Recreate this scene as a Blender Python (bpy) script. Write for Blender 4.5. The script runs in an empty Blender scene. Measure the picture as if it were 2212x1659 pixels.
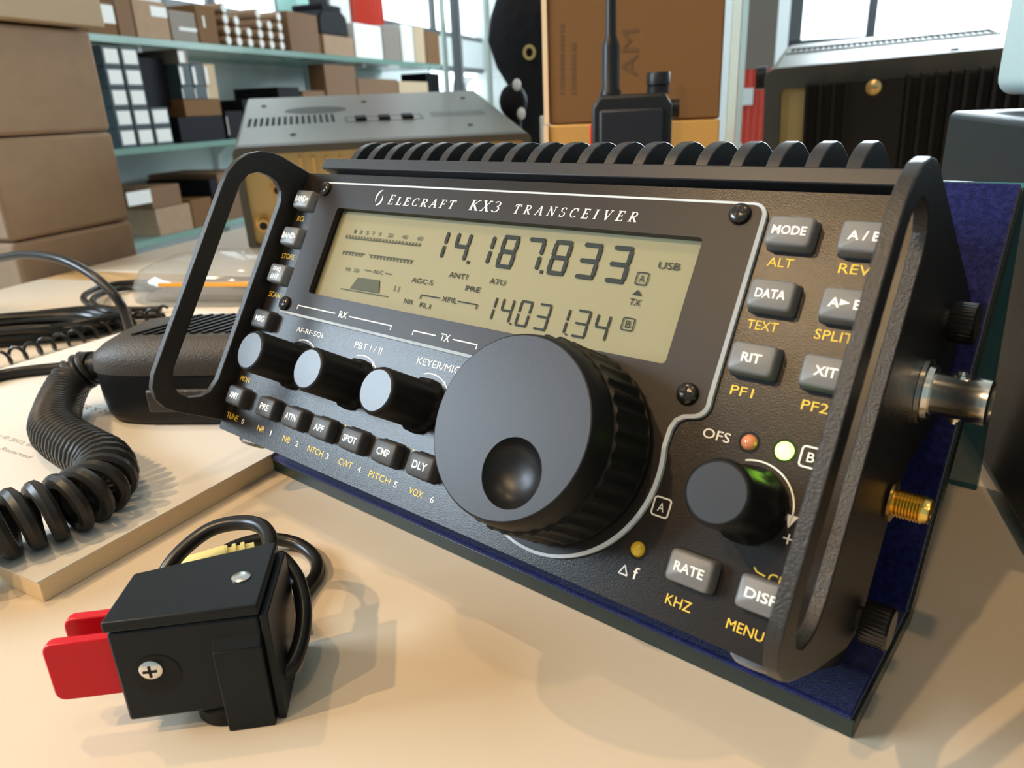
# A desktop radio transceiver on a velvet stand in a radio shop, built in real units.
# Lengths below are millimetres (x0.001 -> metres).  World: table top is z = 0.
import bpy, bmesh, math, random
from mathutils import Vector, Matrix
from mathutils.geometry import tessellate_polygon
random.seed(7)
MM = 0.001
scene = bpy.context.scene
V = Vector

# ------------------------------------------------------------------ camera
IMW, IMH, FPX = 2212.0, 1659.0, 1610.0
PX = V((0.76757681, 0.1953769, -0.61045369))      # radio's width direction in the camera's axes
PY = V((0.30477055, -0.9491061, 0.0794514))       # up its front panel
PZ = V((-0.56386235, -0.24703336, -0.78805696))   # out of its front panel
TILT = math.radians(32)
WX, WY, WZ = PX, math.sin(TILT) * PY - math.cos(TILT) * PZ, math.cos(TILT) * PY + math.sin(TILT) * PZ
CAM = V((219.24, -161.62, 127.99))
right = V((WX[0], WY[0], WZ[0])); up = -V((WX[1], WY[1], WZ[1])); back = -V((WX[2], WY[2], WZ[2]))
cd = bpy.data.cameras.new('camera')
cam = bpy.data.objects.new('camera', cd)
scene.collection.objects.link(cam)
m = Matrix((right, up, back)).transposed().to_4x4(); m.translation = CAM * MM
cam.matrix_world = m
cd.sensor_width = 36.0
cd.lens = FPX / IMW * 36.0
cd.clip_start, cd.clip_end = 0.01, 60
cd.dof.use_dof = True
cd.dof.focus_distance = 0.205
cd.dof.aperture_fstop = 24
scene.camera = cam

# ------------------------------------------------------------------ world, lights, exposure
scene.view_settings.view_transform = 'Standard'
scene.view_settings.look = 'None'
scene.view_settings.gamma = 1
scene.view_settings.use_curve_mapping = False
scene.view_settings.exposure = -0.36
w = bpy.data.worlds.new('overcast_sky'); scene.world = w; w.use_nodes = True
w.node_tree.nodes['Background'].inputs[0].default_value = (0.80, 0.93, 1.0, 1)
w.node_tree.nodes['Background'].inputs[1].default_value = 5.0

# room axes: E to the right along the back wall, D into the shop along the left wall
E = V((0.9258, 0.3780, 0)); D = V((-0.3780, 0.9258, 0)); Z = V((0, 0, 1))
def room(e, d, z): return E * e + D * d + Z * z
RM = Matrix((E, D, Z)).transposed().to_4x4()

def spot(name, pos, target, power, color, size, angle, radius):
    l = bpy.data.lights.new(name, 'SPOT'); l.energy = power; l.color = color
    l.spot_size = math.radians(angle); l.spot_blend = 0.6; l.shadow_soft_size = radius
    o = bpy.data.objects.new(name, l); scene.collection.objects.link(o)
    o.location = V(pos) * MM
    o.rotation_euler = (V(target) - V(pos)).to_track_quat('-Z', 'Y').to_euler()
    return o
def area(name, pos, target, power, color, sx, sy):
    l = bpy.data.lights.new(name, 'AREA'); l.energy = power; l.color = color
    l.shape = 'RECTANGLE'; l.size, l.size_y = sx * MM, sy * MM
    o = bpy.data.objects.new(name, l); scene.collection.objects.link(o)
    o.location = V(pos) * MM
    o.rotation_euler = (V(target) - V(pos)).to_track_quat('-Z', 'Y').to_euler()
    return o
WARM = (1.0, 0.68, 0.355)
spot('ceiling_spot_front', (-650, -1370, 1750), (80, -40, 0), 116, WARM, 0, 34, 0.018)
spot('ceiling_spot_centre', (-130, -1475, 1750), (80, -40, 0), 66, WARM, 0, 34, 0.018)
spot('ceiling_spot_right', (790, -1620, 1750), (60, -40, 0), 9, WARM, 0, 34, 0.018)
spot('ceiling_spot_left', (-660, -180, 1750), (80, -40, 0), 36, WARM, 0, 34, 0.018)
spot('ceiling_spot_shelf', (-300, 900, 1800), room(-1250, 1700, 150), 45, WARM, 0, 90, 0.05)
spot('ceiling_spot_rear', (300, -300, 1800), (-150, 500, 60), 30, WARM, 0, 45, 0.04)
area('daylight_left_window', room(-1440, -565, 720), room(0, -100, 120), 45, (0.70, 0.86, 1.0), 740, 420)
area('daylight_back_window', room(800, 4150, 1000), room(-1300, 1700, 100), 70, (0.82, 0.94, 1.0), 2200, 900)
area('daylight_rear_window', room(1150, 4270, 1050), room(250, 0, 0), 90, (0.76, 0.90, 1.0), 1400, 800)

# ------------------------------------------------------------------ pixel geometry (measuring only)
def ray(px, py):
    return right * (px - IMW / 2) - up * (py - IMH / 2) - back * FPX
def on_z(px, py, z):
    r = ray(px, py); return CAM + r * ((z - CAM.z) / r.z)
def on_y(px, py, y):
    r = ray(px, py); return CAM + r * ((y - CAM.y) / r.y)
def on_e(px, py, e):            # point on a wall-parallel plane -> (d, z)
    r = ray(px, py); p = CAM + r * ((e - CAM.dot(E)) / r.dot(E)); return p.dot(D), p.z
def on_d(px, py, d):            # point on a plane parallel to the back wall -> (e, z)
    r = ray(px, py); p = CAM + r * ((d - CAM.dot(D)) / r.dot(D)); return p.dot(E), p.z

# ------------------------------------------------------------------ materials
def mat(name, col, rough=0.5, metal=0.0, bump=None, vary=None, coat=0.0, trans=0.0, alpha=1.0, sheen=0.0, ior=1.45, emit=None, spec=0.5):
    m = bpy.data.materials.new(name); m.use_nodes = True
    nt = m.node_tree; b = nt.nodes['Principled BSDF']
    b.inputs['Base Color'].default_value = (*col, 1)
    b.inputs['Roughness'].default_value = rough
    b.inputs['Metallic'].default_value = metal
    b.inputs['IOR'].default_value = ior
    b.inputs['Coat Weight'].default_value = coat
    b.inputs['Coat Roughness'].default_value = 0.08
    b.inputs['Transmission Weight'].default_value = trans
    b.inputs['Alpha'].default_value = alpha
    b.inputs['Sheen Weight'].default_value = sheen
    b.inputs['Specular IOR Level'].default_value = spec
    if emit:
        b.inputs['Emission Color'].default_value = (*emit[0], 1); b.inputs['Emission Strength'].default_value = emit[1]
    if bump or vary:
        tc = nt.nodes.new('ShaderNodeTexCoord')
    if bump:   # (scale per metre, strength, distance mm)
        n = nt.nodes.new('ShaderNodeTexNoise'); n.inputs['Scale'].default_value = bump[0]; n.inputs['Detail'].default_value = 3
        bp = nt.nodes.new('ShaderNodeBump'); bp.inputs['Strength'].default_value = bump[1]; bp.inputs['Distance'].default_value = bump[2] * MM
        nt.links.new(tc.outputs['Object'], n.inputs['Vector']); nt.links.new(n.outputs['Fac'], bp.inputs['Height'])
        nt.links.new(bp.outputs['Normal'], b.inputs['Normal'])
    if vary:   # (scale, other colour, contrast low, high)
        n = nt.nodes.new('ShaderNodeTexNoise'); n.inputs['Scale'].default_value = vary[0]; n.inputs['Detail'].default_value = 4
        r = nt.nodes.new('ShaderNodeValToRGB')
        r.color_ramp.elements[0].position = vary[2]; r.color_ramp.elements[1].position = vary[3]
        r.color_ramp.elements[0].color = (*col, 1); r.color_ramp.elements[1].color = (*vary[1], 1)
        nt.links.new(tc.outputs['Object'], n.inputs['Vector']); nt.links.new(n.outputs['Fac'], r.inputs['Fac'])
        nt.links.new(r.outputs['Color'], b.inputs['Base Color'])
    return m
def wood(name, c1, c2, scale=6):
    m = mat(name, c1, 0.45); nt = m.node_tree; b = nt.nodes['Principled BSDF']
    tc = nt.nodes.new('ShaderNodeTexCoord'); mp = nt.nodes.new('ShaderNodeMapping'); mp.inputs['Rotation'].default_value = (0, 0, -0.387)
    mp.inputs['Scale'].default_value = (1, 12, 12)
    n = nt.nodes.new('ShaderNodeTexNoise'); n.inputs['Scale'].default_value = scale; n.inputs['Detail'].default_value = 5
    r = nt.nodes.new('ShaderNodeValToRGB'); r.color_ramp.elements[0].color = (*c1, 1); r.color_ramp.elements[1].color = (*c2, 1)
    r.color_ramp.elements[0].position = .35; r.color_ramp.elements[1].position = .7
    nt.links.new(tc.outputs['Object'], mp.inputs[0]); nt.links.new(mp.outputs[0], n.inputs['Vector'])
    nt.links.new(n.outputs['Fac'], r.inputs['Fac']); nt.links.new(r.outputs['Color'], b.inputs['Base Color'])
    return m
M = {}
M['panel'] = mat('speckled_panel_paint', (0.017, 0.0135, 0.0115), 0.27, bump=(2600, 0.25, 0.15), spec=0.28)
M['case'] = mat('black_case_paint', (0.014, 0.013, 0.013), 0.45, bump=(1800, 0.3, 0.2), spec=0.25)
M['fin'] = mat('anodised_fin_black', (0.030, 0.029, 0.031), 0.36, metal=0.2, spec=0.35)
M['side'] = mat('powder_coated_side', (0.018, 0.015, 0.013), 0.36, bump=(2400, 0.6, 0.28), spec=0.5)
M['bezel'] = mat('bezel_print', (0.022, 0.017, 0.0145), 0.40, bump=(2600, 0.12, 0.1), spec=0.22)
M['clear_edge'] = mat('acrylic_edge_reflection', (0.55, 0.60, 0.64), 0.16, spec=0.8)  # pale colour stands for the window light reflected along the clear rim
M['lcd'] = mat('lcd_glass', (0.265, 0.243, 0.145), 0.5, spec=0.1)
M['lcd_ink'] = mat('lcd_segment', (0.040, 0.047, 0.046), 0.7, spec=0.08)
M['lcd_faint'] = mat('lcd_faint_segment', (0.095, 0.105, 0.080), 0.7, spec=0.08)
M['ink_white'] = mat('white_print', (0.82, 0.80, 0.74), 0.5)
M['ink_yellow'] = mat('yellow_print', (0.80, 0.50, 0.03), 0.5)
M['key'] = mat('grey_rubber_key', (0.145, 0.145, 0.142), 0.42)
M['key_dark'] = mat('dark_grey_rubber_key', (0.055, 0.053, 0.052), 0.42, spec=0.35)
M['knob'] = mat('black_rubber_knob', (0.007, 0.007, 0.007), 0.45, spec=0.2)
M['knob_cap'] = mat('grey_knob_cap', (0.040, 0.044, 0.052), 0.24, bump=(3000, 0.15, 0.1), spec=0.26)
M['disc'] = mat('grey_knob_disc', (0.040, 0.042, 0.050), 0.36, bump=(3000, 0.15, 0.1), spec=0.2)
M['gloss_black'] = mat('gloss_black', (0.010, 0.010, 0.0105), 0.36, spec=0.3)
M['screw_black'] = mat('black_oxide_screw', (0.05, 0.045, 0.04), 0.22, metal=0.8)
M['steel'] = mat('bright_steel', (0.72, 0.70, 0.67), 0.25, metal=1.0)
M['nickel'] = mat('nickel_plate', (0.66, 0.62, 0.55), 0.22, metal=1.0)
M['gold'] = mat('gold_plate', (0.83, 0.55, 0.14), 0.22, metal=1.0)
M['void'] = mat('dark_opening', (0.004, 0.004, 0.004), 0.8)
M['led_green'] = mat('lit_green_lens', (0.3, 0.9, 0.05), 0.2, emit=((0.42, 1.0, 0.06), 16.0))
M['led_red'] = mat('unlit_orange_lens', (0.62, 0.22, 0.10), 0.12, coat=0.5)
M['led_yellow'] = mat('unlit_yellow_lens', (0.62, 0.42, 0.02), 0.15, coat=0.5)
M['bumper'] = mat('clear_bumper', (0.85, 0.86, 0.88), 0.08, trans=0.85)
M['velvet'] = mat('blue_velvet', (0.004, 0.006, 0.055), 0.9, bump=(2600, 0.7, 0.5), sheen=0.25, vary=(700, (0.012, 0.016, 0.10), .4, .65), spec=0.1)
M['teal'] = mat('teal_acrylic', (0.020, 0.150, 0.180), 0.10, alpha=0.72, ior=1.49)
M['teal_edge'] = mat('teal_acrylic_edge', (0.020, 0.034, 0.030), 0.25)
M['table'] = mat('cream_laminate', (0.68, 0.575, 0.45), 0.42, vary=(9, (0.64, 0.535, 0.405), .4, .65))
M['pine'] = wood('pine_edge', (0.66, 0.42, 0.20), (0.50, 0.28, 0.11))
M['paper'] = mat('cover_paper', (0.66, 0.62, 0.56), 0.6)
M['pages'] = mat('page_edges', (0.78, 0.60, 0.36), 0.7, bump=(3000, 0.5, 0.3))
M['print_grey'] = mat('book_print', (0.26, 0.23, 0.20), 0.6)
M['paddle'] = mat('satin_black_plastic', (0.011, 0.014, 0.017), 0.36, bump=(2500, 0.2, 0.15), spec=0.2)
M['red'] = mat('red_acrylic', (0.56, 0.004, 0.014), 0.3, coat=0.1, spec=0.25)
M['cable'] = mat('black_cable', (0.012, 0.011, 0.010), 0.30, spec=0.35)
M['cord'] = mat('black_coil_cord', (0.024, 0.022, 0.020), 0.36, spec=0.3)
M['yellow_plug'] = mat('pale_yellow_plastic', (0.66, 0.58, 0.22), 0.45)
M['mic_top'] = mat('textured_mic_plastic', (0.050, 0.043, 0.037), 0.36, bump=(1500, 0.7, 0.4), spec=0.3)
M['clear_pack'] = mat('clear_blister', (0.36, 0.36, 0.33), 0.10, alpha=0.42, spec=0.9)
M['orange'] = mat('orange_plastic', (0.80, 0.36, 0.04), 0.4)
M['kraft'] = mat('kraft_card', (0.375, 0.250, 0.160), 0.75, vary=(60, (0.34, 0.225, 0.145), .3, .7), spec=0.2)
M['kraft_light'] = mat('kraft_card_light', (0.50, 0.37, 0.23), 0.75)
M['kraft_dark'] = mat('kraft_card_dark', (0.20, 0.115, 0.065), 0.75, spec=0.2)
M['kraft_orange'] = mat('kraft_card_orange', (0.17, 0.083, 0.030), 0.7, spec=0.2)  # darkened for the shaded upper half of one carton; shelf cartons share it
M['kraft_orange_lit'] = mat('kraft_card_orange_lit', (0.47, 0.25, 0.06), 0.7)  # brighter copy of the card for the same carton's lit lower half
M['kraft_print'] = mat('brown_print', (0.11, 0.055, 0.022), 0.8)
M['flute'] = mat('corrugated_edge', (0.72, 0.52, 0.33), 0.8)
M['rig'] = mat('grey_olive_enamel', (0.140, 0.142, 0.118), 0.42)
M['rig_dark'] = mat('dark_olive_trim', (0.060, 0.055, 0.045), 0.5)
M['rig_rear'] = mat('gold_chromate_rear', (0.46, 0.35, 0.16), 0.40, metal=0.35)
M['sink'] = mat('black_heatsink', (0.010, 0.009, 0.009), 0.45, spec=0.25)
M['brass'] = mat('brass', (0.62, 0.42, 0.18), 0.3, metal=1.0)
M['ht'] = mat('handheld_black', (0.012, 0.012, 0.013), 0.38, spec=0.3)
M['ht_dark'] = mat('handheld_screen_black', (0.006, 0.007, 0.012), 0.5)
M['grey_box'] = mat('slate_grey_enamel', (0.007, 0.014, 0.019), 0.5, bump=(900, 0.3, 0.3), spec=0.25)
M['pale_blue'] = mat('pale_blue_plastic', (0.45, 0.62, 0.66), 0.35)
M['glass'] = mat('clear_glass', (0.9, 0.98, 0.96), 0.03, alpha=0.06, spec=0.6)
M['glass_edge'] = mat('polished_glass_edge', (0.70, 0.82, 0.78), 0.1, trans=0.3)
M['shelf_glass'] = mat('green_shelf_glass', (0.26, 0.47, 0.40), 0.18, alpha=0.55)
M['wall'] = mat('pale_grey_wall', (0.70, 0.76, 0.76), 0.75)
M['ceiling'] = mat('white_ceiling', (0.72, 0.70, 0.66), 0.8)
M['floor'] = mat('grey_floor', (0.24, 0.22, 0.20), 0.6)
M['frame'] = mat('dark_window_frame', (0.06, 0.065, 0.07), 0.45)
M['pane'] = mat('window_pane', (0.95, 1.0, 1.0), 0.02, alpha=0.08)
M['white'] = mat('white_plastic', (0.80, 0.82, 0.80), 0.5)
M['label'] = mat('white_label', (0.72, 0.72, 0.70), 0.6)
M['blk_box'] = mat('slate_carton', (0.035, 0.055, 0.065), 0.6)
M['blk'] = mat('black_card', (0.005, 0.005, 0.008), 0.7, spec=0.2)
M['grey_card'] = mat('grey_card', (0.22, 0.18, 0.15), 0.7)
M['red_fabric'] = mat('red_fabric', (0.72, 0.10, 0.07), 0.7)
M['post'] = mat('blue_black_enamel', (0.012, 0.022, 0.036), 0.4)
M['cloth_black'] = mat('black_nylon', (0.008, 0.008, 0.010), 0.7, bump=(60, 0.6, 6), spec=0.2)
M['emblem'] = mat('gold_emblem', (0.45, 0.33, 0.12), 0.5)
M['mint'] = mat('mint_paint', (0.30, 0.55, 0.50), 0.6)

# ------------------------------------------------------------------ mesh builder
def catmull(pts, n=8, closed=False):
    pts = [V(p) for p in pts]; out = []
    k = len(pts)
    for i in range(k - (0 if closed else 1)):
        p0 = pts[(i - 1) % k] if (i > 0 or closed) else pts[0] * 2 - pts[1]
        p1, p2 = pts[i], pts[(i + 1) % k]
        p3 = pts[(i + 2) % k] if (i + 2 < k or closed) else p2 * 2 - p1
        for j in range(n):
            t = j / n
            out.append(0.5 * ((2 * p1) + (p2 - p0) * t + (2 * p0 - 5 * p1 + 4 * p2 - p3) * t * t + (3 * p1 - p0 - 3 * p2 + p3) * t ** 3))
    if not closed: out.append(pts[-1])
    return out
def arc(cx, cy, r, a0, a1, n=10):
    return [(cx + r * math.cos(math.radians(a0 + (a1 - a0) * i / n)), cy + r * math.sin(math.radians(a0 + (a1 - a0) * i / n))) for i in range(n + 1)]
def rrect(x0, x1, y0, y1, r, n=5):
    return arc(x1 - r, y0 + r, r, -90, 0, n) + arc(x1 - r, y1 - r, r, 0, 90, n) + arc(x0 + r, y1 - r, r, 90, 180, n) + arc(x0 + r, y0 + r, r, 180, 270, n)
AX = {'z': lambda p, a: (p[0], p[1], a), 'x': lambda p, a: (a, p[0], p[1]), 'y': lambda p, a: (p[0], a, p[1])}
class B:
    def __init__(s, M=None): s.bm = bmesh.new(); s.M = M
    def v(s, p):
        p = V(p)
        return s.bm.verts.new(s.M @ p if s.M else p)
    def f(s, vs):
        try: return s.bm.faces.new(vs)
        except ValueError: return None
    def box(s, x0, x1, y0, y1, z0, z1):
        a = [s.v((x, y, z)) for z in (z0, z1) for y in (y0, y1) for x in (x0, x1)]
        for q in ((0, 2, 3, 1), (4, 5, 7, 6), (0, 1, 5, 4), (1, 3, 7, 5), (3, 2, 6, 7), (2, 0, 4, 6)): s.f([a[i] for i in q])
        return s
    def hexa(s, lo, hi):                     # two loops of equal length
        a = [s.v(p) for p in lo]; b = [s.v(p) for p in hi]; n = len(a)
        s.f(a[::-1]); s.f(b)
        for i in range(n): s.f([a[i], a[(i + 1) % n], b[(i + 1) % n], b[i]])
        return s
    def prism(s, pts, a0, a1, axis='z'): return s.hexa([AX[axis](p, a0) for p in pts], [AX[axis](p, a1) for p in pts])
    def plate(s, outer, holes, a0, a1, axis='z'):
        loops = [outer] + list(holes); flat = [p for l in loops for p in l]
        tris = tessellate_polygon([[V((p[0], p[1], 0)) for p in l] for l in loops])
        lo = [s.v(AX[axis](p, a0)) for p in flat]; hi = [s.v(AX[axis](p, a1)) for p in flat]
        for t in tris: s.f([lo[i] for i in t]); s.f([hi[i] for i in t][::-1])
        k = 0
        for l in loops:
            n = len(l)
            for i in range(n): s.f([lo[k + i], lo[k + (i + 1) % n], hi[k + (i + 1) % n], hi[k + i]])
            k += n
        return s
    def lathe(s, prof, o, ax=(0, 0, 1), n=28, wob=None, cap=True):
        ax = V(ax).normalized(); t = V((1, 0, 0)) if abs(ax.x) < .9 else V((0, 1, 0))
        u = ax.cross(t).normalized(); w = ax.cross(u); o = V(o); rings = []
        for r, h in prof:
            rings.append([s.v(o + ax * h + (u * math.cos(2 * math.pi * i / n) + w * math.sin(2 * math.pi * i / n)) * (r * (wob(i, n, h) if wob else 1))) for i in range(n)])
        for a, b in zip(rings, rings[1:]):
            for i in range(n): s.f([a[i], a[(i + 1) % n], b[(i + 1) % n], b[i]])
        if cap: s.f(rings[0][::-1]); s.f(rings[-1])
        return s
    def cyl(s, p0, p1, r0, r1=None, n=20):
        d = V(p1) - V(p0); return s.lathe([(r0, 0), (r0 if r1 is None else r1, d.length)], p0, d, n)
    def tube(s, pts, r, n=10, cap=True):
        pts = [V(p) for p in pts]; k = len(pts); rings = []
        tg = (pts[1] - pts[0]).normalized(); u = tg.orthogonal().normalized()
        for i, p in enumerate(pts):
            t = (pts[min(i + 1, k - 1)] - pts[max(i - 1, 0)]).normalized()
            u = (u - t * u.dot(t)).normalized(); w = t.cross(u)
            rr = r[i] if isinstance(r, (list, tuple)) else r
            rings.append([s.v(p + (u * math.cos(2 * math.pi * j / n) + w * math.sin(2 * math.pi * j / n)) * rr) for j in range(n)])
        for a, b in zip(rings, rings[1:]):
            for j in range(n): s.f([a[j], a[(j + 1) % n], b[(j + 1) % n], b[j]])
        if cap: s.f(rings[0][::-1]); s.f(rings[-1])
        return s
    def ball(s, c, rx, ry, rz, z_from=-1.0, n=20, m=10):
        c = V(c); rings = []
        a0 = math.asin(max(-1, z_from))
        for i in range(m + 1):
            a = a0 + (math.pi / 2 - a0) * i / m
            rings.append([s.v(c + V((rx * math.cos(a) * math.cos(2 * math.pi * j / n), ry * math.cos(a) * math.sin(2 * math.pi * j / n), rz * math.sin(a)))) for j in range(n)])
        for a, b in zip(rings, rings[1:]):
            for j in range(n): s.f([a[j], a[(j + 1) % n], b[(j + 1) % n], b[j]])
        s.f(rings[0][::-1]); s.f(rings[-1])
        return s
    def bar(s, x0, y0, x1, y1, w, z0, z1):   # flat stroke in the xy plane
        d = V((x1 - x0, y1 - y0, 0)); n = V((-d.y, d.x, 0)).normalized() * w / 2; a = V((x0, y0, 0)); b = V((x1, y1, 0))
        return s.prism([(a - n)[:2], (b - n)[:2], (b + n)[:2], (a + n)[:2]], z0, z1)
    def ring(s, x0, x1, y0, y1, r, w, z0, z1):
        return s.plate(rrect(x0, x1, y0, y1, r), [rrect(x0 + w, x1 - w, y0 + w, y1 - w, max(.05, r - w))], z0, z1)
    def text(s, t, cx, cy, w, h, z0, dz=0.06, bold=0.0, place=None):
        """flat raised lettering: centred at cx, cy, cap height h, width w (None keeps its own proportion)"""
        vs, fs, asp = glyphs(t, bold)
        ww = h * asp if w is None else w
        P = place or (lambda x, y, z: (x, y, z))
        a = [s.v(P(cx + (p[0] - .5) * ww, cy + (p[1] - .5) * h, z0 + (dz if p[2] > 0 else 0))) for p in vs]
        for q in fs: s.f([a[i] for i in q])
        return s
_gl = {}
def glyphs(t, bold):
    key = (t, bold)
    if key not in _gl:
        c = bpy.data.curves.new('lettering_source', 'FONT'); c.body = t; c.extrude = .5; c.offset = bold; c.resolution_u = 3
        o = bpy.data.objects.new('lettering_source', c); scene.collection.objects.link(o)
        dg = bpy.context.evaluated_depsgraph_get(); me = bpy.data.meshes.new_from_object(o.evaluated_get(dg))
        xs = [q.co.x for q in me.vertices]; ys = [q.co.y for q in me.vertices]
        x0, x1, y0, y1 = min(xs), max(xs), min(ys), max(ys)
        _gl[key] = ([((q.co.x - x0) / (x1 - x0), (q.co.y - y0) / (y1 - y0), q.co.z) for q in me.vertices], [list(p.vertices) for p in me.polygons], (x1 - x0) / (y1 - y0))
        bpy.data.objects.remove(o); bpy.data.curves.remove(c); bpy.data.meshes.remove(me)
    return _gl[key]

def make(name, b, material, parent=None, org=(0, 0, 0), bevel=0, sharp=38, seg=2):
    bm = b.bm; org = V(org)
    for q in bm.verts: q.co = (q.co - org) * MM
    bmesh.ops.recalc_face_normals(bm, faces=bm.faces)
    for q in bm.faces: q.smooth = True
    me = bpy.data.meshes.new(name); bm.to_mesh(me); bm.free()
    me.set_sharp_from_angle(angle=math.radians(sharp))
    me.materials.append(M[material] if isinstance(material, str) else material)
    o = bpy.data.objects.new(name, me); scene.collection.objects.link(o)
    if parent: o.parent = parent
    if bevel:
        k = o.modifiers.new('rounded_edges', 'BEVEL'); k.width = bevel * MM; k.segments = seg; k.limit_method = 'ANGLE'; k.angle_limit = math.radians(35)
    return o
def tag(o, label, cat, group=None):
    o['label'] = label; o['category'] = cat
    if group: o['group'] = group
    return o
class Thing:
    """an Empty at the thing's base; parts are built in frame coordinates, org is the base point in that frame"""
    def __init__(s, name, label, cat, org, rot=None, T0=(0, 0, 0), group=None):
        s.org = V(org); s.root = bpy.data.objects.new(name, None); scene.collection.objects.link(s.root)
        s.root.empty_display_size = 0.02
        R = rot or Matrix.Identity(3)
        s.root.location = (R @ s.org + V(T0)) * MM; s.root.rotation_euler = R.to_euler()
        tag(s.root, label, cat, group)
    def part(s, name, b, material, parent=None, **k): return make(name, b, material, parent or s.root, s.org, **k)
def solo(name, b, material, base, label, cat, group=None, **k):
    o = make(name, b, material, None, base, **k); o.location = V(base) * MM
    return tag(o, label, cat, group)
def structure(name, b, material, parent=None, **k):
    o = make(name, b, material, parent, **k)
    if parent is None: o['kind'] = 'structure'
    return o
def loft(b, loops):
    R = [[b.v(p) for p in l] for l in loops]; n = len(R[0])
    b.f(R[0][::-1]); b.f(R[-1])
    for a, c in zip(R, R[1:]):
        for i in range(n): b.f([a[i], a[(i + 1) % n], c[(i + 1) % n], c[i]])
    return b
def key_cap(x0, x1, y0, y1, z0, z1):
    def lp(i, z, r): return [(p[0], p[1], z) for p in rrect(x0 + i, x1 - i, y0 + i, y1 - i, r, 4)]
    return loft(B(), [lp(0, z0, 1.0), lp(0.1, z1 - .9, 1.0), lp(.3, z1 - .25, .95), lp(.75, z1, .8)])
SERIF = {
 'E': (.64, [('l', .16, 0, .16, 1, .15), ('l', 0, .97, .58, .97, .07), ('l', .16, .53, .44, .53, .06), ('l', 0, .03, .62, .03, .07), ('l', .56, .8, .56, 1, .06), ('l', .6, 0, .6, .24, .06), ('l', .44, .42, .44, .64, .05)]),
 'L': (.60, [('l', .16, 0, .16, 1, .15), ('l', 0, .97, .32, .97, .07), ('l', 0, .03, .58, .03, .07), ('l', .56, 0, .56, .28, .06)]),
 'C': (.68, [('a', .37, .5, .32, .47, 42, 318, .13), ('l', .61, .68, .61, .98, .06)]),
 'R': (.74, [('l', .16, 0, .16, 1, .15), ('l', 0, .97, .3, .97, .06), ('l', .16, .5, .3, .5, .06), ('a', .3, .735, .26, .235, -90, 90, .11), ('l', .3, .5, .64, .03, .14), ('l', 0, .03, .32, .03, .06), ('l', .56, .03, .76, .03, .06)]),
 'A': (.76, [('l', .08, .02, .38, 1, .06), ('l', .38, 1, .66, .02, .15), ('l', .18, .34, .55, .34, .06), ('l', -.04, .03, .2, .03, .06), ('l', .52, .03, .8, .03, .06)]),
 'F': (.60, [('l', .16, 0, .16, 1, .15), ('l', 0, .97, .56, .97, .07), ('l', .16, .52, .44, .52, .06), ('l', 0, .03, .32, .03, .06), ('l', .54, .76, .54, 1, .06), ('l', .44, .4, .44, .64, .05)]),
 'T': (.66, [('l', .33, 0, .33, 1, .15), ('l', 0, .97, .66, .97, .07), ('l', .02, .76, .02, 1, .06), ('l', .64, .76, .64, 1, .06), ('l', .18, .03, .48, .03, .06)]),
 'K': (.76, [('l', .16, 0, .16, 1, .15), ('l', .16, .4, .62, .98, .06), ('l', .3, .56, .66, .03, .14), ('l', 0, .97, .32, .97, .06), ('l', 0, .03, .32, .03, .06), ('l', .5, .97, .74, .97, .06), ('l', .54, .03, .8, .03, .06)]),
 'X': (.72, [('l', .12, .98, .58, .02, .15), ('l', .6, .98, .1, .02, .06), ('l', 0, .97, .26, .97, .06), ('l', .48, .97, .72, .97, .06), ('l', 0, .03, .22, .03, .06), ('l', .46, .03, .72, .03, .06)]),
 '3': (.56, [('a', .25, .74, .22, .23, -80, 150, .11), ('a', .25, .27, .25, .26, -150, 85, .12)]),
 'N': (.76, [('l', .12, 0, .12, 1, .06), ('l', .64, 0, .64, 1, .06), ('l', .12, .98, .64, .02, .15), ('l', 0, .97, .2, .97, .06), ('l', 0, .03, .24, .03, .06), ('l', .52, .97, .76, .97, .06)]),
 'S': (.54, [('a', .27, .735, .2, .23, 30, 260, .11), ('a', .27, .265, .22, .24, -150, 80, .12), ('l', .46, .72, .46, .98, .05), ('l', .06, .02, .06, .28, .05)]),
 'I': (.36, [('l', .16, 0, .16, 1, .15), ('l', 0, .97, .34, .97, .06), ('l', 0, .03, .34, .03, .06)]),
 'V': (.74, [('l', .1, .98, .38, 0, .15), ('l', .38, 0, .64, .98, .06), ('l', -.02, .97, .24, .97, .06), ('l', .52, .97, .76, .97, .06)])}
def serif(b, s, x0, x1, y, h, z, shear=.22, gap=.34):
    tot = sum(SERIF[c][0] + gap for c in s) - gap; k = (x1 - x0) / tot; x = x0
    for c in s:
        wd, st = SERIF[c]
        P = lambda q: (x + q[0] * k + shear * q[1] * h, y + q[1] * h)
        for q in st:
            if q[0] == 'l':
                a, e = V((q[1], q[2])), V((q[3], q[4])); d = (e - a).normalized(); n = V((-d.y, d.x)) * q[5] / 2
                b.prism([P(p) for p in (a - n, e - n, e + n, a + n)], z, z + .06)
            else:
                n = 14; th = [math.radians(q[5] + (q[6] - q[5]) * i / n) for i in range(n + 1)]
                o = [(q[1] + (q[3] + q[7] / 2) * math.cos(t), q[2] + (q[4] + .03) * math.sin(t)) for t in th]
                i_ = [(q[1] + (q[3] - q[7] / 2) * math.cos(t), q[2] + (q[4] - .03) * math.sin(t)) for t in th]
                for j in range(n): b.prism([P(p) for p in (i_[j], o[j], o[j + 1], i_[j + 1])], z, z + .06)
        x += (wd + gap) * k
    return b

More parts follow.
